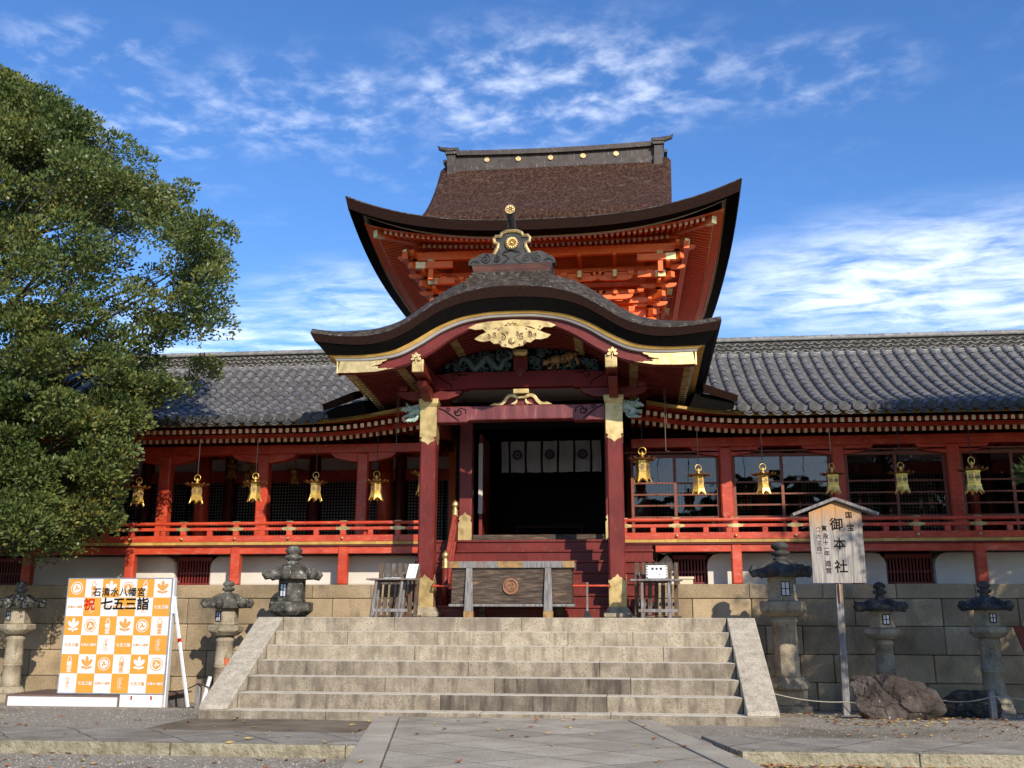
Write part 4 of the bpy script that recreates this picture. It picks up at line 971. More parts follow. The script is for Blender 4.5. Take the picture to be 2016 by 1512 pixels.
    mb = MB(); W_ = [(-.78, 0), (-.78, .07), (-.73, .13), (-.66, .14), (-.60, .19), (-.50, .225), (-.40, .21), (-.33, .22), (-.22, .20), (.22, .20), (.33, .22), (.40, .225), (.50, .235), (.60, .20), (.66, .15), (.73, .13), (.78, .07), (.78, 0)]
    mb.prism([(cx + a, 7.42 + b) for a, b in W_], 4.0, 4.25)
    for s in (-1, 1):
        mb.tube(spiral(cx + s * .47, 7.525, .095, 1.7, 3.995, 1.5, 24, s), .014, 5); mb.tube(spiral(cx + s * .27, 7.52, .07, 1.5, 3.995, 1.5, 20, s), .013, 5)
        for q in range(2): mb.tube([(cx + s * (.58 + .05 * q), 3.995, 7.46), (cx + s * (.64 + .04 * q), 3.995, 7.51 - .01 * q), (cx + s * (.72 + .03 * q), 3.995, 7.47 - .02 * q)], .011, 5)
        mb.tube([(cx + s * .16, 3.995, 7.44), (cx + s * .04, 3.995, 7.52), (cx + s * .1, 3.995, 7.58), (cx + s * .17, 3.995, 7.60), (cx + s * .13, 3.995, 7.66), (cx, 3.995, 7.70)], .011, 5)
    body = [(-.34, .20), (-.27, .33), (-.26, .40), (-.33, .43), (-.345, .50), (-.30, .55), (-.22, .545), (-.19, .60), (-.10, .64), (0, .645), (.10, .64), (.19, .60), (.22, .545), (.30, .55), (.345, .50), (.33, .43), (.26, .40), (.27, .33), (.34, .20)]
    mb.prism([(cx + a, 7.42 + b) for a, b in body], 4.03, 4.2); orn = mb.build('ridge_end_ornament', COPPER, t, bevel=.008)
    mb = MB(); mb.tube([(cx + a * .95, 4.02, 7.42 + b * .985) for a, b in body], .034, 6); mb.build('gilt_outline', GOLD, orn)
    mb = MB(); disc(mb, cx, 7.815, .118, 3.995, 4.03); mb.smooth = True
    for q in range(16):
        a = q * 2 * math.pi / 16; mb.tube([(cx + .04 * math.cos(a), 3.99, 7.815 + .04 * math.sin(a)), (cx + .095 * math.cos(a), 3.985, 7.815 + .095 * math.sin(a)), (cx + .122 * math.cos(a), 4.0, 7.815 + .122 * math.sin(a))], [.008, .020, .012], 6)
    mb.lathe([(0, -.03), (.026, -.02), (.033, 0), (.026, .02), (0, .03)], (cx, 3.985, 7.815), 12); mb.build('chrysanthemum_crest', GOLD, orn)
    mb = MB(); mb.smooth = True; mb.tube([(cx, 4.45, 8.02), (cx, 4.15, 8.10), (cx, 3.92, 8.24), (cx, 3.80, 8.36)], .075, 16); hn = mb.build('ridge_horn', COPPER, orn)
    mb = MB(); d = Vector((0, -.97, .10)).normalized()
    p0 = Vector((cx, 3.76, 8.36)); mb.tube([p0, p0 + d * .02], .088, 20); mb.smooth = True
    u = Vector((0, .10, .97))
    for q in range(6): a = q * math.pi / 3 + .5; c = p0 + d * .022 + Vector((1, 0, 0)) * .046 * math.cos(a) + u * .046 * math.sin(a); mb.tube([c, c + d * .014], [.028, .012], 8)
    mb.tube([p0 + d * .022, p0 + d * .045], [.026, .01], 8)
    mb.build('gilt_horn_disc', GOLD, hn)
    # wooden steps up to the gate floor
    zs = [ZP + (2.70 - ZP) * (q + 1) / 7 for q in range(7)]
    for q in range(7):
        mb = MB(); y = 5.115 + q * .219
        mb.box(-2.12, 2.34, y, y + .26, (zs[q - 1] if q else ZP) - .02, zs[q] - .045); mb.box(-2.13, 2.355, y - .03, y + .255, zs[q] - .043, zs[q]); mb.build('wooden_step', MAROON, t, bevel=.006)
    for s in (-1, 1):
        x = -1.40 if s < 0 else 1.68; hr = MB()
        for dz in (.13, .40, .66): hr.beam((x, 5.22, ZP + .22 + dz), (x, 6.14, 2.50 + dz), .07, .065)
        h = hr.build('stair_rail', DARKREDL, t, bevel=.008)
        for y, z0, z1 in ((5.20, ZP + .2, 2.14), (6.16, 2.5, 3.16)):
            mb = MB(); mb.smooth = True; mb.lathe([(.055, 0), (.055, z1 - z0)], (x, y, z0), 14); mb.build('newel_post', MAROON, h)
            mb = MB(); mb.smooth = True; mb.lathe([(.064, -.02), (.066, .0), (.058, .05), (.062, .10), (.062, .115), (.045, .13), (.040, .165), (.060, .19), (.066, .225), (.050, .265), (.012, .30), (0, .305)], (x, y, z1 - .02), 16); mb.build('onion_finial', GOLD, h)
    # thin hooked rods under the porch eaves
    for x, y, z0 in ((-2.46, 5.6, 4.45), (2.62, 5.6, 4.25)):
        mb = MB(); mb.tube([(x, y, 5.45), (x, y, z0), (x + .06, y, z0 - .02)], .008, 6); mb.tube([(x + .03, y, 5.45), (x + .03, y, 4.75), (x + .09, y, 4.73)], .006, 6); mb.build('hooked_rod', TRIM, t)
    return t
# ------------------------------------------------------------------ two-storey gate behind the porch
XE, YC, YE = 4.75, 14.65, 5.49           # half width, centre, half depth of the eaves
def flare(k): return .80 * min(1.05, abs(k)) ** 2.7
def edge_z(x, y):
    dx, dy = XE - abs(x), YE - abs(y - YC)
    return flare(x / XE) if dy <= dx else flare((y - YC) / YE)
def gate():
    t = thing('shrine_gate', 'tall vermilion two-storey shrine gate with a brown bark hip-and-gable roof', 'shrine gate', (0, YC, 2.6))
    # roof skirt: heights rise from the eave line towards the gable
    def front(d): k = d / YE; return 10.44 + 3.85 * (.50 * k + .50 * k * k)
    def zt(x, y):
        dx, dy = XE - abs(x), YE - abs(y - YC); d = min(dx, dy)
        e = edge_z(x, y) * max(0, 1 - d / 2.4) ** 1.5
        side = 10.44 + .62 * dx + .10 * dx * dx
        if abs(x) < 3.0: side = 99
        return min(front(dy), side) + e - (.05 if abs(x) < 3.0 and dy > 1.3 else 0)
    mb = MB(); nx, ny = 76, 84
    def pos(u, v): return (lerp(-XE, XE, u), lerp(YC - YE, YC + YE, v))
    mb.grid(nx, ny, lambda u, v: (*pos(u, v), zt(*pos(u, v))))
    mb.build('roof_skirt', BARK, t, fix=False, smooth=True)
    # upper gabled part, thick, overhanging the skirt at both ends
    mb = MB()
    def gx(d): return 3.10 + .36 * (d / YE)          # verge leans out towards the ridge
    for s in (-1, 1):
        R = []
        for q in range(2, 17):
            d = YE * q / 16; zz = front(d) + .10 + .02; y = YC - YE + d
            R.append((d, y, zz))
        for sgn in (1, -1):
            mb2 = []
        pass
    F = []
    for q in range(4, 17): d = YE * q / 16; F.append((d, YC - YE + d, front(d) + (.16 if q > 4 else .0)))
    full = F + [(d, 2 * YC - y, z) for d, y, z in F[::-1][1:]]
    rings = []
    for d, y, z in full:
        w = gx(d); rings.append([(-w, y, z), (-w + .10, y, z + .10), (w - .10, y, z + .10), (w, y, z), (w - .02, y, z - .30), (-w + .02, y, z - .30)])
    mb.rings(rings); mb.build('gable_roof', BARK, t)
    mb = MB(); mb.prism([(y, z - .3) for d, y, z in full] + [(full[-1][1], 11.0), (full[0][1], 11.0)], -2.9, 2.9, axis='x'); mb.build('gable_wall', UPRED, t)
    # eave edge layers round all four sides
    per = []
    m = 40
    for i in range(m): per.append((lerp(-XE, XE, i / m), YC - YE))
    for i in range(m): per.append((XE, lerp(YC - YE, YC + YE, i / m)))
    for i in range(m): per.append((lerp(XE, -XE, i / m), YC + YE))
    for i in range(m): per.append((-XE, lerp(YC + YE, YC - YE, i / m)))
    def band(name, k0, z0, k1, z1, mtl, tilt=.86):
        mb = MB(); P = []
        for (k, z, f) in ((k0, z0, 1.0), (k1, z1, tilt)):
            P.append([(x * (1 - k / XE), YC + (y - YC) * (1 - k / YE), 10.44 + z + edge_z(x, y) * (1 if z0 > -.1 and f == 1 else (.97 if f == 1 else .93))) for x, y in per])
        P.append([(x * (1 - (k1 + .03) / XE), YC + (y - YC) * (1 - (k1 + .03) / YE), p[2] + .10) for (x, y), p in zip(per, P[1])])
        mb.rings([[a, b, c] for a, b, c in zip(*P)] + [[P[0][0], P[1][0], P[2][0]]], closed=False); return mb.build(name, mtl, t, fix=False)
    mb = MB(); mb.rings([[(x * 1.001, YC + (y - YC) * 1.001, 10.435 + edge_z(x, y)), (x * (1 - .02 / XE), YC + (y - YC) * (1 - .02 / YE), 10.465 + edge_z(x, y)), (x * (1 - .16 / XE), YC + (y - YC) * (1 - .16 / YE), 10.52 + edge_z(x, y) * .90)] for x, y in per + per[:1]], closed=False); mb.build('mossy_eave_fringe', BARKGREY, t, fix=False)
    band('cut_bark_edge', .0, .0, .06, -.235, BARKEDGE)
    band('black_eave_layer', .07, -.23, .32, -.295, BLACK)
    band('ochre_eave_board', .325, -.28, .35, -.305, OCHRE)
    band('white_eave_board', .36, -.288, .41, -.315, WHITE)
    # under the eaves
    def zs(x, y):
        dx, dy = XE - abs(x), YE - abs(y - YC); d = min(dx, dy)
        return 10.04 + .34 * d + edge_z(x, y) * max(0, 1 - d / 2.35) * .95
    mb = MB()
    mb.grid(60, 60, lambda u, v: (lerp(-4.36, 4.36, u), lerp(YC - 5.1, YC + 5.1, v), zs(lerp(-4.36, 4.36, u), lerp(YC - 5.1, YC + 5.1, v)))); so = mb.build('eave_soffit', UPRED, t, fix=False)
    for nm, d0, d1, dz in (('upper_rafters', .62, 1.75, -.005), ('lower_rafters', 1.42, 2.5, -.14)):
        st = .136
        k = -int((XE - d0) / st)
        while k * st < XE - d0 - .02:
            x = (k + .5) * st; k += 1
            lim = XE - abs(x) - .06
            if lim < d0 + .1: continue
            e1 = min(d1, lim)
            p, q = (x, YC - YE + d0, zs(x, YC - YE + d0) + dz - .045), (x, YC - YE + e1, zs(x, YC - YE + e1) + dz - .03)
            mb = MB(); cp = MB(); mb.beam(p, q, .062, .085); cp.beam((p[0], p[1] - .010, p[2]), (p[0], p[1] - .002, p[2]), .068, .092)
            o = mb.build('rafter', UPRED, so, fix=False); cp.build('end_cap', CREAM, o, fix=False)
        mb = MB(); cp = MB(); k = -int((YE - d0) / st)
        while k * st < YE - d0 - .02:
            yy = YC + (k + .5) * st; k += 1
            lim = YE - abs(yy - YC) - .06
            if lim < d0 + .1 or yy > YC + 4.4: continue
            e1 = min(d1, lim)
            for s in (-1, 1):
                p, q = (s * (XE - d0), yy, zs(XE - d0, yy) + dz - .045), (s * (XE - e1), yy, zs(XE - e1, yy) + dz - .03)
                mb.beam(p, q, .062, .085); cp.beam((p[0] + s * .010, p[1], p[2]), (p[0] + s * .002, p[1], p[2]), .068, .092)
        o = mb.build('side_rafters', UPRED, so, fix=False); o['kind'] = 'stuff'; c = cp.build('side_rafter_caps', CREAM, so, fix=False); c['kind'] = 'stuff'
    mb = MB()
    for s in (-1, 1):     # fascia between the two tiers
        mb.beam((-3.35, 10.66, 10.44), (3.35, 10.66, 10.44), .05, .07) if s < 0 else None
    for s in (-1, 1):
        mb.beam((s * 2.5, 11.6, 10.72), (s * 4.13, 9.80, 10.50), .15, .17); mb.beam((s * 2.5, 11.6, 10.42), (s * 3.52, 10.42, 10.20), .15, .17)
    hp = mb.build('hip_rafter', UPRED, t, bevel=.008)
    for s in (-1, 1):
        mb = MB()
        a = Vector((s * 4.13, 9.80, 10.50)); d = (a - Vector((s * 2.5, 11.6, 10.72))).normalized(); mb.beam(a - d * .22, a + d * .01, .158, .178); mb.build('hip_end_cap', GOLD, hp); mb = MB()
        a = Vector((s * 3.52, 10.42, 10.20)); d = (a - Vector((s * 2.5, 11.6, 10.42))).normalized(); mb.beam(a - d * .18, a + d * .01, .158, .178); mb.build('hip_end_cap', GOLD, hp)
    # upper storey body
    mb = MB(); mb.box(-2.5, 2.5, 11.6, 17.7, 2.6, 10.95); mb.build('upper_wall', UPRED, t)
    cols = [(x, 11.5) for x in (-2.6, -.87, .87, 2.6)] + [(s * 2.6, y) for s in (-1, 1) for y in (13.2, 14.9, 16.6)]
    for x, y in cols:
        mb = MB(); mb.smooth = True; mb.lathe([(.15, 0), (.15, 2.2)], (x, y, 6.4), 14); mb.build('upper_pillar', UPRED, t)
    mb = MB()
    for z0, z1, e in ((8.35, 8.52, .05), (9.0, 9.14, .03), (9.45, 9.57, .03), (9.86, 9.98, .03)):
        mb.box(-2.75, 2.75, 11.42 - e, 11.595, z0, z1)
        for s in (-1, 1): mb.box(*sorted((s * 2.505, s * (2.68 + e))), 11.6, 17.5, z0, z1)
    mb.build('tie_beam', UPRED, t, bevel=.01)
    mb = MB(); mb.box(-3.25, 3.25, 10.52, 10.68, 10.02, 10.24)
    for s in (-1, 1): mb.box(*sorted((s * 3.42, s * 3.56)), 10.3, 17.8, 10.0, 10.2)
    mb.build('eave_purlin', UPRED, t, bevel=.01)
    # bracket clusters, three steps out
    def blk(mb, x, y, z, w=.13): mb.lathe([(w * .5, 0), (w * .72, .05), (w * .72, .11)], (x, y, z), 4, math.pi / 4)
    def arm(mb, c, L_, ax, z, h=.12, w=.09):
        P = [(-L_, h), (-L_, h * .6), (-L_ * .86, h * .2), (-L_ * .62, 0), (L_ * .62, 0), (L_ * .86, h * .2), (L_, h * .6), (L_, h)]
        if ax == 'x': mb.prism([(c[0] + a, z + b) for a, b in P], c[1] - w / 2, c[1] + w / 2)
        else: mb.prism([(c[1] + a, z + b) for a, b in P], c[0] - w / 2, c[0] + w / 2, axis='x')
    def cluster(x, y, nx, ny):
        mb = MB(); ax = 'x' if ny else 'y'
        blk(mb, x, y, 8.52, .30)
        for st in range(4):
            o = .30 * st; z = 8.64 + st * .40; c = (x + nx * o, y + ny * o)
            if st < 3:
                arm(mb, c, .44 if st else .5, ax, z)
                for q in (-.4, 0, .4): blk(mb, c[0] + (q if ax == 'x' else 0), c[1] + (q if ax == 'y' else 0), z + .12, .15)
            mb.beam((x, y, z + .18), (x + nx * (o + .12), y + ny * (o + .12), z + .18), .09, .12)
            if st in (1, 2): arm(mb, (x + nx * (o - .3), y + ny * (o - .3)), .62, ax, z + .2)
        b = mb.build('bracket_cluster', UPRED, t, bevel=.008)
        mb = MB(); z = 9.62
        mb.beam((x + nx * .55, y + ny * .55, z - .02), (x + nx * .86, y + ny * .86, z - .06), .10, .17); mb.build('gilt_nose', DULLGOLD, b, bevel=.006)
    for x in (-.87, .87, 1.74): cluster(x, 11.5, 0, -1)
    cluster(-1.74, 11.5, 0, -1)
    for s in (-1, 1):
        for y in (12.3, 14.0, 15.7): cluster(s * 2.6, y, s * .72, 0)
        # corner cluster steps out diagonally
        mb = MB(); x, y = s * 2.6, 11.5
        blk(mb, x, y, 8.45, .30)
        for st in range(4):
            o = .30 * st; z = 8.62 + st * .38
            mb.beam((x, y, z + .12), (x + s * (o + .16) * .75, y - (o + .16), z + .12), .11, .15)
            for q in (0, .45): blk(mb, x + s * o * .75 - s * q, y - o, z + .2, .16); blk(mb, x + s * o * .75, y - o + q, z + .2, .16)
            arm(mb, (x + s * o * .75, y - o), .45, 'x', z + .3); arm(mb, (x + s * o * .75, y - o), .45, 'y', z + .3)
        mb.lathe([(.09, 0), (.13, .05), (.13, .12)], (s * 2.86, 10.55, 9.78), 4, math.pi / 4); mb.box(s * 2.86 - .06, s * 2.86 + .06, 10.47, 10.6, 9.5, 9.95)
        b = mb.build('bracket_cluster', UPRED, t, bevel=.008)
        for y2, z2, xe in ((10.5, 9.87, 3.24), (10.85, 9.56, 2.99), (12.2, 9.62, 3.04), (13.9, 9.60, 3.04)):
            mb = MB(); mb.beam((s * 2.3, y2, z2), (s * (xe - .25), y2, z2), .12, .17); mb.build('nose_beam', UPRED, b, bevel=.006)
            mb = MB(); mb.beam((s * (xe - .25), y2, z2), (s * xe, y2, z2), .126, .176); mb.build('gilt_nose', GOLD, b, bevel=.006)
        mb = MB(); mb.box(s * 2.86 - .075, s * 2.86 + .075, 10.44, 10.6, 9.955, 10.02); mb.box(s * 2.86 - .06, s * 2.86 + .06, 10.462, 10.469, 9.80, 9.95); mb.build('gilt_nose', DULLGOLD, b)
    # main ridge
    mb = MB()
    def rz(x): return .07 * (abs(x) / 3.2) ** 2
    R = []
    for q in range(25):
        x = lerp(-2.98, 2.98, q / 24); d = rz(x); R.append([(x, YC - .24, 14.20 + d), (x, YC - .22, 14.46 + d), (x, YC - .17, 14.465 + d), (x, YC - .17, 14.74 + d), (x, YC - .27, 14.76 + d), (x, YC - .25, 14.92 + d), (x, YC, 14.98 + d), (x, YC + .25, 14.92 + d), (x, YC + .25, 14.2 + d)])
    mb.rings(R)
    rd = mb.build('roof_ridge', RIDGEM, t)
    for s in (-1, 1):
        mb = MB()
        mb.box(*sorted((s * 2.94, s * 3.20)), YC - .38, YC + .4, 14.06, 14.45); mb.box(*sorted((s * 2.96, s * 3.22)), YC - .33, YC + .35, 14.46, 14.80); mb.box(*sorted((s * 2.92, s * 3.26)), YC - .38, YC + .4, 14.81, 14.90); mb.box(*sorted((s * 2.94, s * 3.24)), YC - .36, YC + .4, 13.72, 14.05)
        mb.box(*sorted((s * 2.94, s * 3.26)), YC - .40, YC + .4, 14.91, 14.97)
        mb.tube([(s * 2.90, YC - .1, 15.04), (s * 3.22, YC - .1, 15.05), (s * 3.26, YC - .1, 15.08), (s * 3.48, YC - .1, 15.13), (s * 3.55, YC - .1, 15.24)], [.10, .10, .09, .06, .01], 10)
        mb.box(*sorted((s * 3.26, s * 3.36)), YC - .2, YC + .2, 14.62, 14.72)
        mb.build('ridge_end_tile', RIDGEM, rd, bevel=.02)
    for q in range(5):
        x = -2.12 + q * 1.0; x = [-2.02, -1.07, -.10, .87, 1.85][q]; zc = 14.62 + rz(x)
        mb = MB(); disc(mb, x, zc, .078, YC - .205, YC - .175); mb.build('gilt_crest', GOLD, rd)
        mb = MB(); annulus(mb, x, zc, .058, .07, YC - .215, YC - .206, 16)
        if q % 2 == 0: disc(mb, x, zc, .03, YC - .215, YC - .206, 10)
        else:
            for j in range(5): a = j * 2 * math.pi / 5; disc(mb, x + .03 * math.cos(a), zc + .03 * math.sin(a), .016, YC - .215, YC - .206, 8)
        mb.build('crest_relief', GOLD, rd)
    # lower storey: entrance seen through the porch
    for s, px_ in ((-1, -1.30), (1, 1.60)):
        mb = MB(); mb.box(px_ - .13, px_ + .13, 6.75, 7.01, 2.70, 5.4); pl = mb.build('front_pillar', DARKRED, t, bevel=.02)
        mb = MB(); P = [(-.135, 0), (.135, 0), (.135, .36), (.10, .40), (.13, .44), (.10, .49), (.04, .52), (0, .57), (-.04, .52), (-.10, .49), (-.13, .44), (-.10, .40), (-.135, .36)]
        mb.prism([(px_ + a, 2.705 + b) for a, b in P], 6.735, 6.748); mb.build('gilt_foot_plate', DULLGOLD, pl)
        xw = 1.42 if s < 0 else 1.72
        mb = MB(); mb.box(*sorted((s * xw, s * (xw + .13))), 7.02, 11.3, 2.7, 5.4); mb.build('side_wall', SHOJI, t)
        xd = 1.05 if s < 0 else 1.48
        mb = MB(); mb.box(*sorted((s * xd, s * (xd + .07))), 7.35, 8.5, 2.72, 4.95); dl = mb.build('door_leaf', DARKRED, t, bevel=.01)
        mb = MB(); mb.box(*sorted((s * (xd - .01), s * (xd + .075))), 7.325, 7.345, 3.3, 4.75); mb.build('pale_door_edge', PLASTER, dl)
    mb = MB(); mb.box(-2.2, 2.4, 6.46, 6.60, 2.56, 2.696); mb.box(-1.16, 1.5, 6.80, 6.96, 2.70, 2.83); mb.build('threshold', WOODD, t, bevel=.01)
    mb = MB(); mb.box(-1.5, 1.8, 6.97, 13, 2.62, 2.70); mb.build('gate_floor', DARKIN, t)
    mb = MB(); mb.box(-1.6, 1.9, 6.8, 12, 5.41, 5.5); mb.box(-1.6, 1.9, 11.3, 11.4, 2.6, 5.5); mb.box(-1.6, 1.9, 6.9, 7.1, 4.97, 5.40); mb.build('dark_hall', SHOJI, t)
    mb = MB(); mb.box(-1.75, 1.75, 7.12, 7.16, 5.42, 6.0); mb.build('white_lintel_panel', PLASTER, t)
def curtain():
    t = thing('doorway_curtain', 'white split curtain with round navy chrysanthemum crests hanging in the dark gateway', 'curtain', (.22, 9.6, 5.2))
    edges = [-.93, -.77, -.72, -.40, -.35, -.03, .02, .34, .39, .71, .76, 1.09, 1.14, 1.34]
    for i in range(7):
        x0, x1 = edges[2 * i], edges[2 * i + 1]; mb = MB()
        mb.grid(8, 6, lambda u, v: (lerp(x0, x1, u) + .006 * math.sin(v * 5 + i), 9.6 + .012 * math.sin(u * 9 + i), lerp(4.46, 5.18, v) + .006 * math.sin(u * 4 + i))); o = mb.build('curtain_strip', CLOTH, t, fix=False)
        if i in (1, 3, 5):
            mb = MB(); cx = (x0 + x1) / 2
            for q in range(16):
                a0, a1 = (q + .08) * math.pi / 8, (q + .92) * math.pi / 8
                mb.prism([(cx + r * math.cos(a), 4.86 + r * math.sin(a)) for r, a in ((.035, (a0 + a1) / 2), (.11, a0), (.122, (a0 + a1) / 2), (.11, a1))], 9.565, 9.575)
            disc(mb, cx, 4.86, .026, 9.565, 9.575); mb.build('navy_crest', CREST, o)
    mb = MB(); mb.tube([(-1.02, 9.6, 5.19), (1.42, 9.6, 5.19)], .015, 6)
    for i in range(6):
        xm = (edges[2 * i + 1] + edges[2 * i + 2]) / 2; mb.box(xm - .024, xm + .024, 9.625, 9.632, 4.44, 5.18)
    mb.build('curtain_rod', SHOJI, t)
    t = thing('altar_table', 'dim low altar table with small offerings just inside the gate', 'table', (.2, 9.0, 2.70))
    mb = MB(); mb.box(-.55, .95, 9.0, 9.5, 3.15, 3.2); mb.build('table_top', DARKIN, t)
    for x in (-.5, .9):
        mb = MB(); mb.box(x - .03, x + .03, 9.05, 9.45, 2.70, 3.149); mb.build('leg', DARKIN, t)
# ------------------------------------------------------------------ hanging gilt lanterns
def make_hanging():
    t = thing('hanging_lantern', 'x', 'hanging lantern', (0, 0, 0), 'gilt lanterns hanging from the eaves')
    # origin at the top of the ring; size 1 = 0.6 m tall; rod goes up
    mb = MB(); mb.smooth = True
    mb.tube([(0 + .062 * math.cos(a), 0, -.062 + .062 * math.sin(a)) for a in [2 * math.pi * q / 20 + .01 for q in range(21)]], .0075, 6, cap=False); mb.build('ring', LANTGOLD, t)
    mb = MB(); mb.smooth = True; mb.lathe([(.0, 0.02), (.014, .0), (.034, -.03), (.036, -.045), (.018, -.065), (.024, -.085), (.05, -.105), (.0, -.108)], (0, 0, -.075), 14); mb.build('finial', LANTGOLD, t)
    mb = MB(); mb.lathe([(.02, -.165), (.10, -.185), (.155, -.205), (.155, -.214), (.0, -.22)], (0, 0, 0), 6)
    for q in range(12):
        a = q * math.pi / 6; c, s_ = math.cos(a), math.sin(a)
        P = []
        for r, w, z in ((.12, .036, -.198), (.165, .046, -.208), (.208, .036, -.202), (.240, .006, -.174)):
            P.append([(r * c - w * s_, r * s_ + w * c, z), (r * c, r * s_, z - .012), (r * c + w * s_, r * s_ - w * c, z), (r * c, r * s_, z + .004)])
        mb.rings(P)
    mb.build('petal_canopy', mat("dark_gilt_canopy", var((.36, .19, .06), .25), 8, 5, .45, metal=.6), t)
    body = MB(); body.lathe([(.0, -.222), (.122, -.222), (.122, -.246), (.107, -.250), (.107, -.432), (.120, -.436), (.120, -.462), (0, -.462)], (0, 0, 0), 6); b = body.build('lantern_body', LANTGOLD, t)
    em = MB()
    for q in range(6):
        a = (q + .5) * math.pi / 3; m0 = len(em.v); d = .107 * math.cos(math.pi / 6)
        annulus(em, 0, -.33, .036, .043, -.006, 0, 18); tomoe(em, 0, -.33, .032, -.006, 0, ring=False, n=8)
        for dx in (-.022, .022): disc(em, dx, -.263, .008, -.008, -.004, 8)
        em.box(-.048, .048, -.004, 0, -.288, -.283); em.box(-.048, .048, -.004, 0, -.385, -.380); em.box(-.048, .048, -.004, 0, -.412, -.408)
        rot = Matrix.Rotation(a + math.pi / 2, 4, 'Z')
        for j in range(m0, len(em.v)): v = rot @ Vector((em.v[j][0], em.v[j][1] - d, em.v[j][2])); em.v[j] = tuple(v)
    em.build('panel_relief', TRIM, b, fix=False)
    mb = MB()
    for q in range(6):
        a = (q + .5) * math.pi / 3; m0 = len(mb.v)
        P = [(-.066, 0), (.066, 0), (.084, -.05), (.098, -.105), (.080, -.118), (.066, -.085), (.045, -.068), (.020, -.060), (0, -.045), (-.020, -.060), (-.045, -.068), (-.066, -.085), (-.080, -.118), (-.098, -.105), (-.084, -.05)]
        mb.prism(P, -.003, .003); rot = Matrix.Rotation(a + math.pi / 2, 4, 'Z')
        for j in range(m0, len(mb.v)):
            x, y, z = mb.v[j]; k = -z / .118
            v = rot @ Vector((x * .80, y - .100 - .026 * k ** 1.3, -.462 + z)); mb.v[j] = tuple(v)
    mb.build('flared_skirt', LANTGOLD, t)
    mb = MB(); mb.tube([(0, 0, 0), (0, 0, 1)], .008, 6)
    for z in (.25, .55): mb.lathe([(0, -.02), (.013, -.01), (.013, .01), (0, .02)], (0, 0, z), 8)
    mb.build('rod', IRON, t)
    return t
def hanging():
    proto = make_hanging(); first = True
    L_ = [(-7.886, 3.98, 1.0, 0, 'gilt lantern half hidden by the lowest leaves of the big tree'),
          (-6.66, 4.02, 1.0, 0, 'bright gilt lantern just clear of the tree, farthest left of the row in plain view'),
          (-5.452, 4.04, 1.0, 6, 'gilt lantern hanging in front of the second bare red pillar from the tree'),
          (-4.215, 4.04, 1.0, -4, 'gilt lantern over the left corridor above the tall grey stone lantern'),
          (-2.987, 4.04, 1.0, 30, 'gilt lantern with its corner turned forward, next left of the porch column'),
          (-2.03, 4.22, 1.15, 25, 'gilt lantern mostly hidden behind the left porch column'),
          (2.198, 4.43, 1.18, -3, 'large gilt lantern hung higher than the rest, right beside the porch column'),
          (3.245, 4.08, 1.0, 20, 'gilt lantern in front of the first pair of glass windows beside the pillar'),
          (4.441, 4.08, 1.0, 14, 'gilt lantern in front of the brightest window reflection, left of the notice board'),
          (5.703, 4.07, 1.0, 30, 'gilt lantern directly above the peak of the wooden notice board'),
          (6.946, 4.07, 1.0, 22, 'gilt lantern in front of windows right of the notice board roof'),
          (8.209, 4.15, 1.18, 24, 'large gilt lantern beside the last red pillar at the right edge')]
    for x, z, sc, rz, lab in L_:
        o = proto if first else copy_tree(proto); first = False
        o.location = (x, 6.25, z); o.scale = (sc, sc, sc); o.rotation_euler = (0, 0, rad(rz)); o['label'] = lab
        for c in o.children:
            if c.name.startswith('rod'): c.scale = (1, 1, (4.93 - z) / sc)
    # small dim lanterns under the inner ceiling, far left
    for k, (x, y, z) in enumerate(((-8.0, 11.2, 5.18), (-7.66, 11.4, 4.98), (-7.42, 11.2, 5.2), (-6.42, 11.4, 5.05))):
        o = copy_tree(proto); o.location = (x, y, z); o.scale = (.95, .95, .95); o.rotation_euler = (0, 0, .4 * k)
        o['label'] = ('dim lantern inside the corridor, upper left of the inner group', 'dim lantern inside the corridor, lower middle of the inner group', 'dim lantern inside the corridor, upper right of the inner group', 'dim lantern inside the corridor alone right of the inner red pillar')[k]
        o['group'] = 'dim lanterns under the corridor ceiling'
        for c in o.children:
            if c.name.startswith('rod'): c.scale = (1, 1, .3)

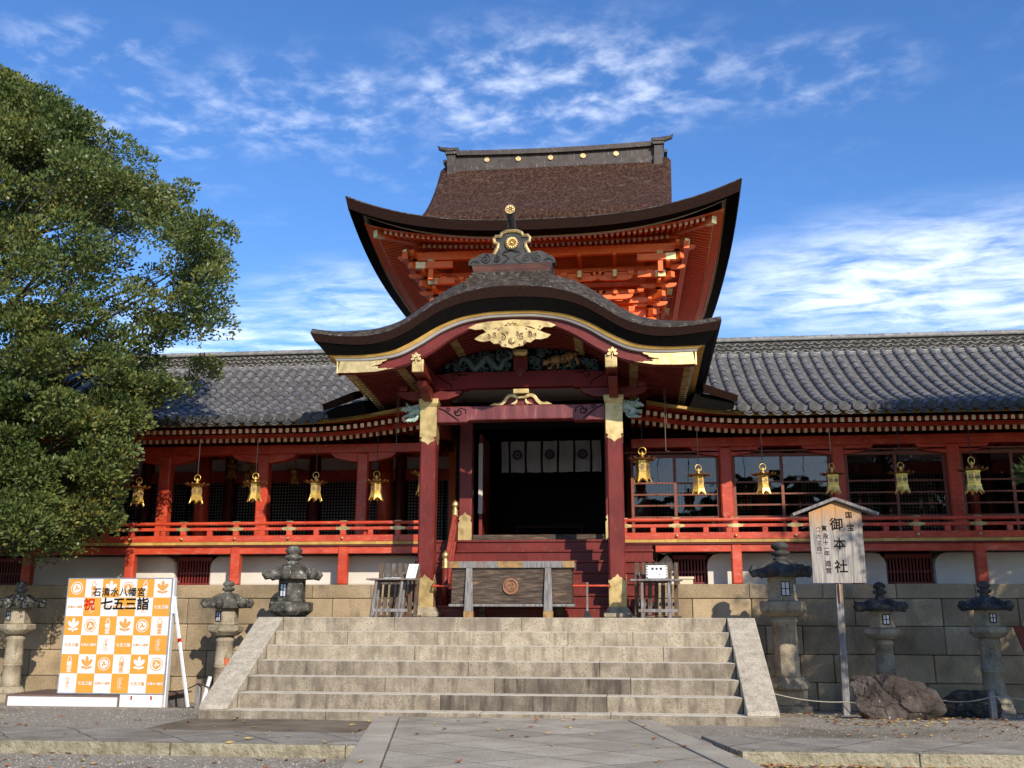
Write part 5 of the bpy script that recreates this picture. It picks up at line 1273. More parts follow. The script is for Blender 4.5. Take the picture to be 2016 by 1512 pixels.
# ------------------------------------------------------------------ stone lanterns
def stone_lantern(x, y, zs, rw, label, mtl, roofm, win=(0,), n=6, rot=0.0, shaft_r=.155, tall=False, winside=0):
    """zs: top, finial bottom, roof top, roof bottom, fire box bottom, platform bottom, shaft bottom, base"""
    zt, zf, zr, zb, zx, zp, zs_, z0 = zs
    t = thing('stone_lantern', label, 'stone lantern', (x, y, z0), 'stone lanterns along the wall')
    c = (x, y, 0); k = rw / .78
    mb = MB(); h = zs_ - z0
    if tall:
        mb.lathe([(.46, z0 - .1), (.46, z0 + .12)], c, 4, math.pi / 4 + .0); mb.lathe([(.38, z0 + .125), (.38, z0 + .36)], c, 4, math.pi / 4)
        mb.lathe([(.34, z0 + .362), (.36, z0 + .40), (.33, z0 + .47), (.26, z0 + .55), (.22, z0 + .56)], c, 24, 0, f=lambda q, n_, z: 1 + .05 * math.cos(q * math.pi / 2))
        sb = z0 + .56
    else:
        mb.lathe([(.33, z0 - .1), (.33, z0 + .10), (.30, z0 + .11), (.29, z0 + .18)], c, 6, rot); mb.lathe([(.26, z0 + .18), (.27, z0 + .21), (.22, z0 + .28), (.19, z0 + .30)], c, 24, 0, f=lambda q, n_, z: 1 + .05 * math.cos(q * math.pi / 2)); sb = z0 + .29
    mb.build('base', mtl, t, bevel=.012)
    mb = MB(); mb.smooth = True; m = (sb + zp) / 2 - .06; r = shaft_r; hh = zp - sb - .1 * k
    P = [(r * 1.10, sb), (r * 1.10, sb + .035), (r * 1.02, sb + .045)]
    if not tall: P += [(r, m - .03), (r * 1.10, m - .02), (r * 1.10, m + .005), (r * 1.04, m + .012), (r * 1.10, m + .02), (r * 1.10, m + .04), (r, m + .05)]
    ptop = zp
    P += [(r * .97, ptop - .10), (r * 1.06, ptop - .085), (r * 1.06, ptop - .05), (r, ptop - .04), (r, ptop)]
    mb.lathe(P, c, 26); mb.build('shaft', mtl, t, smooth=True)
    pr = .31 * k * (1.08 if tall else 1)
    mb = MB(); mb.lathe([(r * 1.0, zp - .002), (pr * .70, zp + .02), (pr * .88, zp + .075), (pr * .92, zp + .09)], c, 24, f=lambda q, n_, z: 1 + .035 * abs(math.cos(q * math.pi / 4)))
    mb.lathe([(pr * .96, zp + .085), (pr, zp + .10), (pr, zx - .03), (pr * .96, zx - .012), (pr * .6, zx)], c, n, rot); mb.build('platform', mtl, t, bevel=.012)
    fr = .205 * k
    mb = MB(); mb.lathe([(fr * 1.05, zx), (fr * 1.05, zx + .035), (fr, zx + .04), (fr, zb + .02)], c, n, rot); fb = mb.build('fire_box', mtl, t, bevel=.008)
    d = fr * math.cos(math.pi / n); hgt = zb - zx
    for w in win:
        a = w; M_ = Matrix.Translation((x, y, 0)) @ Matrix.Rotation(a, 4, 'Z')
        z1, z2 = zx + hgt * .20, zx + hgt * .80; ww = min(.062 * k, hgt * .22)
        mb = MB(); mb.T = M_
        for xa, xb in ((-ww, -ww + .013), (ww - .013, ww), (-.006, .006)): mb.box(xa, xb, -d - .012, -d + .02, z1, z2)
        for za, zb_ in ((z1, z1 + .013), (z2 - .013, z2), ((z1 + z2) / 2 - .006, (z1 + z2) / 2 + .006)): mb.box(-ww, ww, -d - .010, -d + .018, za, zb_)
        f_ = mb.build('window_frame', SHOJI, fb)
        mb = MB(); mb.T = M_; mb.box(-ww + .004, ww - .004, -d - .005, -d + .01, z1 + .004, z2 - .004); mb.build('pane', LAMPWHITE, f_)
    if tall and x > 0:   # round moon opening on a side face
        mb = MB(); a = win[0] + rad(58); M_ = Matrix.Translation((x, y, 0)) @ Matrix.Rotation(a, 4, 'Z'); mb.T = M_; disc(mb, 0, (zx + zb) / 2 + .02, .06, -d - .004, -d + .01); mb.build('round_opening', LAMPWHITE, fb)
    # roof with curled corners
    rr = rw / 2; hr = zr - zb
    rm = MB(); rm.lathe([(rr * .55, zb - .004), (rr * .86, zb), (rr * .90, zb + hr * .20), (rr * .76, zb + hr * .44), (rr * .58, zb + hr * .70), (rr * .42, zb + hr * .90), (rr * .28, zb + hr)], c, n, rot)
    for q in range(n):
        a = rot + q * 2 * math.pi / n; ca, sa = math.cos(a), math.sin(a)
        P = [(rr * .32, zb + hr * .98), (rr * .56, zb + hr * .74), (rr * .76, zb + hr * .47), (rr * .90, zb + hr * .26), (rr * .97, zb + hr * .24), (rr * 1.02, zb + hr * .36), (rr * .99, zb + hr * .50), (rr * .90, zb + hr * .52)]
        rm.smooth = True; rm.tube([(x + ca * p, y + sa * p, z) for p, z in P], [.022 * k, .03 * k, .042 * k, .062 * k, .074 * k, .072 * k, .060 * k, .04 * k], 8); rm.smooth = False
    rm.build('roof', roofm, t, bevel=.01)
    mb = MB(); mb.smooth = True; H = zt - zf; a = .10 * k * (1.25 if tall else 1)
    mb.lathe([(a * .8, zf - .01), (a * .82, zf + H * .12), (a * .62, zf + H * .16), (a * .62, zf + H * .22), (a * 1.0, zf + H * .28), (a * 1.12, zf + H * .40), (a * .98, zf + H * .46), (a * .58, zf + H * .50), (a * .62, zf + H * .54), (a * .98, zf + H * .64), (a * 1.0, zf + H * .76), (a * .7, zf + H * .90), (a * .2, zf + H * .985), (0, zf + H)], c, 20)
    mb.build('jewel_finial', roofm, t)
    return t
def lanterns():
    stone_lantern(-9.36, 5.0, (1.90, 1.62, 1.64, 1.40, 1.12, .92, .02, -.29), .80, 'stone lantern with lichen spotted roof at the far left edge, left of the checkered board', LSTONE, LMID, win=(rad(-28),), rot=rad(-28))
    stone_lantern(-7.62, 5.25, (1.68, 1.46, 1.47, 1.25, 1.0, .80, .0, -.30), .78, 'stone lantern almost wholly hidden behind the checkered board', LSTONE, LMID, win=(rad(-28),), rot=rad(-28))
    stone_lantern(-5.35, 5.0, (1.90, 1.64, 1.66, 1.40, 1.11, .91, .05, -.29), .80, 'stone lantern with dark worn roof between the checkered board and the steps', LSTONE, LMID, win=(rad(-28),), rot=rad(-28))
    stone_lantern(-4.16, 5.0, (2.52, 2.17, 2.17, 1.91, 1.52, 1.26, .24, -.29), .95, 'tall grey green stone lantern standing behind the top left end of the steps', LMID, LMID, win=(rad(-25),), rot=rad(-25), shaft_r=.20, tall=True)
    stone_lantern(4.43, 4.7, (2.52, 2.20, 2.20, 1.92, 1.53, 1.27, .3, -.25), .92, 'tall tan stone lantern with black curled roof at the right of the steps', LSTONE, LDARK, win=(rad(6),), rot=rad(6), shaft_r=.205, tall=True)
    stone_lantern(6.13, 5.2, (1.86, 1.58, 1.58, 1.37, 1.09, .90, .0, -.29), .80, 'stone lantern with black roof rising behind the big red brown rock', LSTONE, LDARK, win=(rad(8),), rot=rad(8), shaft_r=.15)
    stone_lantern(7.84, 5.2, (1.87, 1.60, 1.60, 1.39, 1.13, .93, .0, -.29), .82, 'stone lantern with black roof rising behind the low black rock at the right edge', LSTONE, LDARK, win=(rad(9),), rot=rad(9), shaft_r=.165)

# ------------------------------------------------------------------ board, notice, offering box and small things
def flower(mb, cx, cz, s, y0, y1):
    cnt = [0]
    def ell(px, pz, a, b, rot, n=14, pt=0.0):
        P = []
        for k in range(n):
            w = 2 * math.pi * k / n; u = a * math.cos(w) * (1 + (pt if abs(w - 0) < .3 or w > 6 else 0)); v = b * math.sin(w)
            P.append((cx + s * (px + u * math.cos(rot) - v * math.sin(rot)), cz + s * (pz + u * math.sin(rot) + v * math.cos(rot))))
        cnt[0] += 1; mb.prism(P, y0 - .0002 * cnt[0], y1)
    ell(0, .34, .24, .13, rad(90), pt=.15); ell(-.27, .14, .25, .14, rad(128)); ell(.27, .14, .25, .14, rad(52)); ell(0, .02, .27, .20, 0)
    ell(-.24, -.27, .20, .085, rad(168)); ell(.24, -.27, .20, .085, rad(12)); ell(0, -.36, .12, .05, rad(90))
    mb.box(cx - .015 * s, cx + .015 * s, y0, y1, cz - .46 * s, cz - .15 * s)
def board():
    x0, x1, z0, z1, y = -7.03, -5.31, .095, 1.835, 2.60
    t = thing('photo_backdrop_board', 'white and orange checkered celebration board with black and red brush lettering', 'photo board', ((x0 + x1) / 2, y, -.13))
    mb = MB(); mb.box(x0, x1, y, y + .035, z0, z1); pn = mb.build('panel', BWHITE, t)
    mb = MB(); e = .014
    mb.box(x0 - e, x1 + e, y - .008, y + .04, z1, z1 + e); mb.box(x0 - e, x1 + e, y - .008, y + .04, z0 - e, z0); mb.box(x0 - e, x0, y - .008, y + .04, z0, z1); mb.box(x1, x1 + e, y - .008, y + .04, z0, z1); mb.build('edge_frame', STEEL, t)
    mb = MB(); mb.box(x1 + .018, x1 + .04, y + .01, y + .10, -.13, z1 + .01); mb.box(x0 - .02, x1 + .017, y + .05, y + .08, -.10, z1 + .005); mb.build('white_backing', BWHITE, t)
    cw, ch = (x1 - x0) / 6, (z1 - z0) / 6
    sq = MB(); wm = MB(); om = MB(); yA, yB, yC_ = y - .0025, y - .0045, y - .0065
    def cell(r, c): return x0 + (c + .5) * cw, z1 - (r + .5) * ch
    rows = [['T', 'H', 'F', 'T', 'H', 'F'], ['N', 'O', 'S', 'N', 'O', 'S'], ['F', 'T', 'H', 'F', 'T', 'H'], ['S', 'N', 'O', 'S', 'N', 'O'], ['H', 'F', 'T', 'H', 'F', 'T'], ['O', 'S', 'N', 'O', 'S', 'N']]
    for r in range(6):
        for c in range(6):
            cx, cz = cell(r, c); org = (r + c) % 2 == 0
            if org: sq.box(cx - cw / 2, cx + cw / 2, yA, y - .0004, cz - ch / 2, cz + ch / 2)
            m = wm if org else om; k = rows[r][c]
            if k == 'T':
                rr = .10
                annulus(m, cx, cz, rr * .90, rr, yB, yA - .0004); tomoe(m, cx, cz, rr * .86, yB, yA - .0004, turn=.6, ring=False, n=10)
            elif k == 'F': flower(m, cx, cz, .20, yB, yA - .0004)
            elif k == 'H': write(m, '八幡宮', cx, cz, .088, yB, bold=.018, vertical=True, pitch=.98)
            elif k == 'N': write(m, '石清水八幡宮', cx, cz, .041, yB, bold=.02, pitch=1.02)
            elif k == 'S': write(m, '七五三詣', cx, cz, .058, yB, bold=.02, pitch=1.02)
            elif k == 'O':
                write(m, '石清水', cx, cz, .050, yB, bold=.0, vertical=True, pitch=1.0)
                P = []
                for a in range(0, 361, 15): w = rad(a); P.append((cx + .036 * math.cos(w), yB, cz + (.055 if math.sin(w) >= 0 else -.055) + .036 * math.sin(w)))
                m.tube(P, .0022, 4, cap=False)
    sq.build('orange_square', ORANGE, pn); wm.build('white_mark', BWHITE, pn, fix=False); om.build('orange_mark', PRINTO, pn, fix=False)
    mb = MB(); write(mb, '石清水八幡宮', -6.17, z1 - .205, .140, yC_, bold=.016, pitch=1.06); mb.build('black_lettering', INK, pn, fix=False)
    mb = MB(); write(mb, '七五三詣', -6.06, z1 - .385, .205, yC_, bold=.022, pitch=.98); mb.build('black_lettering', INK, pn, fix=False)
    mb = MB(); write(mb, '祝', -6.65, z1 - .395, .195, yC_, bold=.020); mb.build('red_lettering', INKRED, pn, fix=False)
    # foot boards and stay
    mb = MB(); mb.box(-5.985, -5.30, y - .04, y + .03, -.14, .075); mb.build('foot_board', BWHITE, t)
    mb = MB()
    for x in (-5.79, -5.47): mb.box(x - .022, x + .022, y - .055, y - .042, -.13, .07)
    mb.build('white_slat', BWHITE, t, bevel=.004)
    mb = MB()
    for x in (-5.79, -5.47): mb.box(x - .012, x + .012, y - .062, y - .056, .005, .06)
    mb.build('red_label', INKRED, t)
    mb = MB(); mb.beam((-5.255, 2.62, 1.50), (-4.74, 2.25, -.07), .03, .045); mb.box(-5.29, -5.23, 2.60, 2.66, 1.30, 1.56); st = mb.build('stay_pole', PAPER, t)
    p, q = Vector((-5.255, 2.62, 1.50)), Vector((-4.74, 2.25, -.07)); mb = MB(); mb.beam(p.lerp(q, .37), p.lerp(q, .405), .036, .052); mb.build('red_band', INKRED, st)
    # low white stage in front of the wall
    t = thing('low_stage', 'long low white fronted stage with brown edging under the checkered board', 'low platform', (-6.9, 2.9, -.13))
    mb = MB(); mb.box(-7.84, -6.0, 2.58, 2.60, -.14, .035); mb.build('white_front', BWHITE, t)
    mb = MB(); mb.box(-7.87, -5.33, 2.59, 3.7, .04, .062); mb.box(-7.87, -5.985, 2.572, 2.589, .036, .062); mb.box(-7.87, -7.845, 2.57, 2.60, -.14, .035); mb.box(-6.02, -5.99, 2.555, 2.60, -.14, .06); mb.build('brown_trim', TRIM, t)
    mb = MB(); mb.box(-7.83, -5.4, 2.61, 3.68, -.25, .039); mb.build('stage_core', WOODG, t)

def notice_board():
    t = thing('notice_board', 'weathered wooden notice board with little gabled roof and black brush lettering on a post', 'notice board', (5.02, 3.05, -.14))
    y = 3.0
    mb = MB(); mb.beam((5.0, y + .07, -.25), (5.02, y + .07, 1.9), .105, .10); po = mb.build('post', WOODG, t, bevel=.006)
    mb = MB(); mb.beam((5.017, y + .0105, 1.48), (5.018, y + .0105, 1.755), .075, .02); mb.build('bare_wood_patch', mat("raw_orange_wood", var((.44, .22, .09), .25), 9, 7, .7, stretch=(6, 6, .7)), po)
    x0, x1 = 4.635, 5.42; xs = [4.635, 4.83, 5.035, 5.235, 5.42]
    bm_ = mat("rain_stained_planks", [(.3, (.16, .15, .14)), (.52, (.34, .315, .285)), (.75, (.52, .47, .41))], 6, 10, .8, bump=.35, bscale=25, stretch=(8, 8, .45), island=.08, spec=.2)
    # sun-sheltered upper wood keeps its orange colour: fades out downwards over the plank
    nt = bm_.node_tree; N = nt.nodes; L = nt.links; b = N['Principled BSDF']; src = b.inputs['Base Color'].links[0].from_socket
    tc = N.new("ShaderNodeTexCoord"); sp = N.new("ShaderNodeSeparateXYZ"); L.new(tc.outputs['Object'], sp.inputs[0]); nz = N.new("ShaderNodeTexNoise"); nz.inputs['Scale'].default_value = 5
    mp = N.new("ShaderNodeMapping"); mp.inputs['Scale'].default_value = (4, 4, .5); L.new(tc.outputs['Object'], mp.inputs[0]); L.new(mp.outputs[0], nz.inputs[0])
    ad = N.new("ShaderNodeMath"); ad.operation = 'MULTIPLY_ADD'; ad.inputs[1].default_value = .45; L.new(nz.outputs[0], ad.inputs[0]); L.new(sp.outputs[2], ad.inputs[2])
    mr = N.new("ShaderNodeMapRange"); mr.inputs[1].default_value = 2.85; mr.inputs[2].default_value = 3.30; L.new(ad.outputs[0], mr.inputs[0])
    mx = N.new("ShaderNodeMix"); mx.data_type = 'RGBA'; L.new(mr.outputs[0], mx.inputs[0]); L.new(src, mx.inputs[6]); mx.inputs[7].default_value = (.50, .27, .11, 1); L.new(mx.outputs[2], b.inputs['Base Color'])
    mb = MB()
    for a, c in zip(xs, xs[1:]):
        ha = 2.985 - abs(a - 5.022) * .40; hc = 2.985 - abs(c - 5.022) * .40
        P = [(a + .0015, 1.765), (c - .0015, 1.765), (c - .0015, hc)] + ([(5.022, 2.985)] if a < 5.022 < c else []) + [(a + .0015, ha)]
        mb.prism(P, y - .015, y + .015)
    pl = mb.build('planks', bm_, t, bevel=.003)
    for s in (-1, 1):
        mb = MB(); mb.beam((5.022 + s * .0, y, 3.03), (5.022 + s * .635, y, 2.79), .20, .045); mb.build('roof_slope', WOODG, t, bevel=.004)
    def zc(py): return 1.768 + (1148 - py) / 167.5 * 1.270
    def xc(px, py): return 4.638 + (px - (1592 + (py - 1008) * .053)) * .00748
    mb = MB(); Y = y - .0165
    for ch, px, py, sz in (('国', 1671, 1014, .105), ('宝', 1674, 1039, .115), ('御', 1646, 1032, .20), ('本', 1652, 1071, .185), ('社', 1654, 1116, .20),
                           ('寛', 1622, 1040, .088), ('永', 1625, 1056, .092), ('十', 1625, 1069, .082), ('一', 1626, 1080, .082), ('年', 1627, 1090, .088), ('造', 1629, 1110, .092), ('営', 1630, 1124, .092),
                           ('一', 1611, 1046, .066), ('六', 1611, 1057, .078), ('三', 1612, 1070, .078), ('四', 1612, 1081, .074)):
        write(mb, ch, xc(px, py), zc(py) - .0, sz, Y, bold=.016)
    for py, up in ((1040, 1), (1089, -1)):
        cx, cz = xc(1611, py), zc(py); mb.tube([(cx + .032 * math.cos(w), Y + .001, cz + up * (.016 * math.sin(w) - .008)) for w in [math.pi * q / 8 for q in range(9)]], .0042, 4)
    mb.build('black_lettering', INK, pl, fix=False)

def offering():
    t = thing('offering_box', 'long weathered wooden offering box with a round bronze crest and tapering legs', 'offering box', (-.09, 4.2, ZP))
    y0 = 4.2
    P = lambda z: (1.10 + .0 * z)
    mb = MB(); mb.hexa([(-1.11, y0, 1.47), (.925, y0, 1.47), (.925, y0 + .62, 1.47), (-1.11, y0 + .62, 1.47), (-1.10, y0, 2.06), (.925, y0, 2.06), (.925, y0 + .62, 2.06), (-1.10, y0 + .62, 2.06)])
    bx = mb.build('box_body', WOODD, t, bevel=.006)
    mb = MB(); mb.box(-1.15, .965, y0 - .035, y0 + .66, 1.425, 1.468); mb.build('base_moulding', WOODG, t, bevel=.01)
    mb = MB(); mb.box(-1.14, .97, y0 - .05, y0 + .03, 2.062, 2.172); mb.box(-1.14, .97, y0 + .6, y0 + .68, 2.062, 2.172); mb.box(-1.14, -1.06, y0 + .031, y0 + .599, 2.062, 2.168); mb.box(.89, .97, y0 + .031, y0 + .599, 2.062, 2.168)
    for q in range(14): mb.box(-.98 + q * .135, -.92 + q * .135, y0 + .03, y0 + .6, 2.09, 2.13)
    rm = mb.build('rim', WOODG, t, bevel=.006)
    BR = mat("aged_brass_fitting", [(.3, (.22, .11, .04)), (.7, (.46, .30, .12))], 8, 8, .5, metal=.4, bump=.2, bscale=50)
    mb = MB()
    for a, c in ((-1.146, -.98), (.80, .976), (-.30, .09)):
        ex = .03
        PP = [(a, 2.066), (c, 2.066), (c + (ex if c < .9 else 0), 2.085), (c, 2.105), (c + (ex if c < .9 else 0), 2.13), (c, 2.150), (c, 2.177), (a, 2.177), (a - (ex if a > -1.1 else 0), 2.15), (a, 2.13), (a - (ex if a > -1.1 else 0), 2.10), (a, 2.085)]
        mb.prism(PP, y0 - .055, y0 - .0505)
        mb.box(a, c, y0 - .055, y0 + .02, 2.1725, 2.177)
    mb.build('brass_fitting', BR, rm)
    for x in (-.80, .535):
        mb = MB(); mb.hexa([(x - .075, y0 - .10, ZP + .10), (x + .075, y0 - .10, ZP + .10), (x + .07, y0 - .001, ZP + .10), (x - .07, y0 - .001, ZP + .10), (x - .052, y0 - .048, 2.06), (x + .052, y0 - .048, 2.06), (x + .05, y0 - .001, 2.06), (x - .05, y0 - .001, 2.06)]); lg = mb.build('leg', WOODG, t, bevel=.006)
        mb = MB(); mb.box(x - .082, x + .082, y0 - .106, y0 - .0, ZP, ZP + .10); mb.build('brass_shoe', BR, lg, bevel=.005)
        mb = MB(); mb.box(x + .10, x + .20, y0 + .5, y0 + .6, ZP, 1.424); mb.build('leg', WOODD, t)
    cx, cz = -.098, 1.757; mb = MB(); mb.smooth = True
    CR = mat("copper_brown_crest", [(.3, (.20, .085, .04)), (.7, (.40, .20, .11))], 7, 6, .42, metal=.35)
    annulus(mb, cx, cz, .105, .133, y0 - .035, y0); annulus(mb, cx, cz, .092, .10, y0 - .02, y0); disc(mb, cx, cz, .104, y0 - .008, y0)
    tomoe(mb, cx, cz, .098, y0 - .026, y0 - .0085, turn=1.5, ring=False)
    mb.build('whirl_crest', CR, bx, bevel=.004, smooth=False)
    # thin red rail behind the box, and a small iron stand at its right
    t = thing('hand_rail', 'thin red rail running behind the offering box from column to column', 'rail', (0, 4.6, ZP)); mb = MB(); mb.tube([(-1.50, 4.62, 1.78), (1.50, 4.62, 1.78)], .018, 8); mb.build('rail', RED, t); mb = MB(); mb.beam((-1.50, 4.62, 1.78), (-1.56, 4.80, 1.78), .03, .03); mb.build('bracket', RED, t); mb = MB(); mb.beam((1.50, 4.62, 1.78), (1.56, 4.80, 1.78), .03, .03); mb.build('bracket', RED, t)
    t = thing('small_stand', 'small dark iron stand on the landing right of the offering box', 'stand', (1.16, 4.35, ZP)); mb = MB(); mb.box(1.11, 1.24, 4.30, 4.42, ZP, ZP + .05); mb.box(1.13, 1.22, 4.32, 4.40, ZP + .05, ZP + .11); mb.build('foot', IRON, t, bevel=.005); mb = MB(); mb.beam((1.175, 4.36, ZP + .11), (1.18, 4.36, ZP + .58), .03, .03); mb.build('stem', WOODG, t)

def racks():
    for s, x0, n, sp, lab in ((-1, -2.40, 7, .108, 'grey brown picket rack behind the small table left of the left porch column'), (1, 1.985, 7, .108, 'dark brown picket rack behind the small table right of the right porch column')):
        t = thing('picket_rack', lab, 'picket rack', (x0 + .34, 4.35, ZP), 'picket racks beside the porch')
        for k in range(n):
            mb = MB(); x = x0 + k * sp; mb.beam((x + .01, 4.30, ZP + .04), (x + .035, 4.38, 2.15 + .004 * (k % 2)), .07, .03, up=(0, 1, 0)); mb.build('picket', WOODB, t, bevel=.004)
        mb = MB()
        for z in (ZP + .22, 1.96): mb.beam((x0 - .02, 4.375 + (z - 1.5) * .08, z), (x0 + (n - 1) * sp + .06, 4.375 + (z - 1.5) * .08, z), .03, .06)
        mb.build('cross_bar', WOODG, t, bevel=.004)
        mb = MB(); mb.box(x0 - .1, x0 + .74, 4.28, 4.42, ZP, ZP + .035); mb.build('foot_bar', WOODD, t, bevel=.004)
    for s, x0, x1, lab in ((-1, -2.50, -1.66, 'small weathered trestle table with papers left of the left porch column'), (1, 1.90, 2.745, 'small weathered trestle table right of the right porch column holding a framed notice')):
        t = thing('trestle_table', lab, 'table', ((x0 + x1) / 2, 4.0, ZP), 'small tables beside the porch')
        zt = 1.862 if s > 0 else 1.885
        mb = MB(); mb.box(x0, x1, 3.86, 4.20, zt - .028, zt); mb.build('table_top', WOODG, t, bevel=.005)
        for dx in ((.185, .62) if s > 0 else (.14, .58)):
            for y, yb in ((3.93, 3.88), (4.12, 4.17)):
                mb = MB(); lean = -.045 * (s < 0); mb.beam((x0 + dx + lean, yb, ZP), (x0 + dx + .02 * (s < 0), y, zt - .028), .045, .04); mb.build('leg', WOODG, t, bevel=.004)
        mb = MB(); mb.beam((x0 + .12, 3.865, ZP + .115), (x1 - .10 - .02 * (s < 0), 3.865, ZP + .115), .02, .05); mb.build('stretcher', WOODG, t, bevel=.003)
        mb = MB(); mb.box(x0 + .16, x1 - .2, 3.95, 4.15, zt - .06, zt - .03); mb.build('apron', WOODD, t)
    # framed notice on the right table
    t = thing('framed_notice', 'white framed notice with dark studs and three large characters on the right table', 'notice', (2.335, 4.02, 1.862))
    F = lambda z: 4.0 + (z - 1.864) * .25
    def slab(mb, a, b, z0, z1, d0, d1): mb.hexa([(a, F(z0) + d0, z0), (b, F(z0) + d0, z0), (b, F(z0) + d1, z0), (a, F(z0) + d1, z0), (a, F(z1) + d0, z1), (b, F(z1) + d0, z1), (b, F(z1) + d1, z1), (a, F(z1) + d1, z1)])
    mb = MB(); slab(mb, 2.155, 2.515, 1.868, 2.10, 0, .02); mb.build('frame', WOODG, t, bevel=.004)
    mb = MB(); slab(mb, 2.168, 2.502, 1.880, 2.088, -.004, -.0005); mb.build('paper', PAPER, t)
    mb = MB()
    for k in range(5):
        for x in (2.182, 2.488): z = 1.892 + k * .045; disc(mb, x, z, .011, F(z) - .012, F(z) - .0045, 10)
    slab(mb, 2.15, 2.52, 2.10, 2.116, -.01, .025); mb.build('stud', COPPER, t)
    mb = MB(); write(mb, '募金箱', 2.335, 2.035, .046, F(2.035) - .012, bold=.02, pitch=1.45)
    for z, a, b in ((1.992, 2.24, 2.43), (1.975, 2.26, 2.43)):
        x = a
        while x < b: slab(mb, x, x + .006, z, z + .006, -.006, -.005); x += .011
    z = 1.94; mb.prism([(2.36, z - .01), (2.39, z - .01), (2.375, z + .014)], F(z) - .008, F(z) - .006); slab(mb, 2.40, 2.45, z - .006, z - .002, -.006, -.005); mb.build('lettering', INK, t, fix=False)
    # leaning card on the left table, with loose papers
    t = thing('leaning_card', 'white card with vertical brush writing leaning on the left table', 'card', (-1.76, 4.0, 1.885))
    G_ = lambda z: 3.98 + (z - 1.885) * .35
    mb = MB(); mb.hexa([(-1.85, G_(1.887), 1.887), (-1.69, G_(1.887), 1.887), (-1.69, G_(1.887) + .015, 1.887), (-1.85, G_(1.887) + .015, 1.887), (-1.815, G_(2.125), 2.125), (-1.652, G_(2.125), 2.125), (-1.652, G_(2.125) + .015, 2.125), (-1.815, G_(2.125) + .015, 2.125)]); mb.build('card', PAPER, t)
    rnd = random.Random(2); mb = MB()
    for k in range(9):
        z = 2.10 - k * .022; x = -1.69 - (2.12 - z) * .16; y = G_(z) - .004
        for j in range(3): a = rnd.uniform(-.014, .008); b = rnd.uniform(-.008, .008); mb.beam((x + a, y, z + b), (x + a + rnd.uniform(.006, .016), y, z + b + rnd.uniform(-.008, .008)), .002, .004)
    for k in range(12):
        z = 2.08 - k * .013; x = -1.762 - (2.12 - z) * .16; mb.box(x - .003, x + .004, G_(z) - .004, G_(z) - .003, z, z + .007)
    mb.build('brush_writing', INK, t, fix=False)
    t = thing('loose_papers', 'few white papers lying flat on the left table', 'papers', (-2.1, 4.0, 1.885)); mb = MB(); mb.box(-2.22, -2.05, 3.92, 4.05, 1.8855, 1.893); mb.hexa([(-2.08, 3.9, 1.894), (-1.92, 3.93, 1.886), (-1.94, 4.05, 1.886), (-2.1, 4.0, 1.894), (-2.08, 3.9, 1.901), (-1.92, 3.93, 1.893), (-1.94, 4.05, 1.893), (-2.1, 4.0, 1.901)]); mb.build('paper', PAPER, t)
    t = thing('storage_box', 'cream plastic lidded box on the wall coping right of the picket rack', 'box', (2.95, 6.6, 1.858)); mb = MB(); mb.box(2.83, 3.08, 6.45, 6.75, 1.86, 1.95); CRM = mat("cream_plastic", var((.62, .55, .38), .05), 3, 2, .5); mb.build('box_body', CRM, t, bevel=.008); mb = MB(); mb.box(2.81, 3.10, 6.43, 6.77, 1.952, 2.0); mb.build('lid', CRM, t, bevel=.01)

def rock(name, label, c, sz, seed, mtl, rough=.34, tilt=0.0):
    rnd = random.Random(seed); from mathutils import noise as nz
    bm = bmesh.new(); bmesh.ops.create_icosphere(bm, subdivisions=6, radius=1)
    planes = []
    for _ in range(30):
        d = Vector((rnd.gauss(0, 1), rnd.gauss(0, 1), rnd.gauss(0, .9))).normalized(); planes.append((d, rnd.uniform(.60, .97)))
    for v in bm.verts:
        p = v.co.copy(); r = 1.0
        for d, k in planes:
            q = p.dot(d)
            if q > 1e-4: r = min(r, k / q)
        co = p * min(r, 1.12)
        n = nz.fractal(co * 2.3 + Vector((seed, 0, 0)), 1.0, 2.0, 5); n2 = abs(nz.noise(co * 4.5 + Vector((0, seed, 0)))); n3 = abs(nz.noise(co * 10 + Vector((0, seed, 3))))
        vd = nz.voronoi(co * 2.4 + Vector((seed * 3.1, 0, 0)))[0]; cr = max(0.0, 1 - (vd[1] - vd[0]) / .10); cell = nz.cell(co * 0 + nz.voronoi(co * 2.4 + Vector((seed * 3.1, 0, 0)))[1][0] * 3.7)
        co *= 1 + rough * (.16 * n) + .10 * cell * rough - .06 * cr - .10 * rough * n2 - .03 * n3
        v.co = Vector((co.x * sz[0], co.y * sz[1], co.z * sz[2]))
    me = bpy.data.meshes.new(name); bm.to_mesh(me); bm.free(); me.materials.append(mtl)
    o = bpy.data.objects.new(name, me); COL.objects.link(o); o.location = c; o.rotation_euler = (0, tilt, 0); tag(o, label, 'rock')
    return o
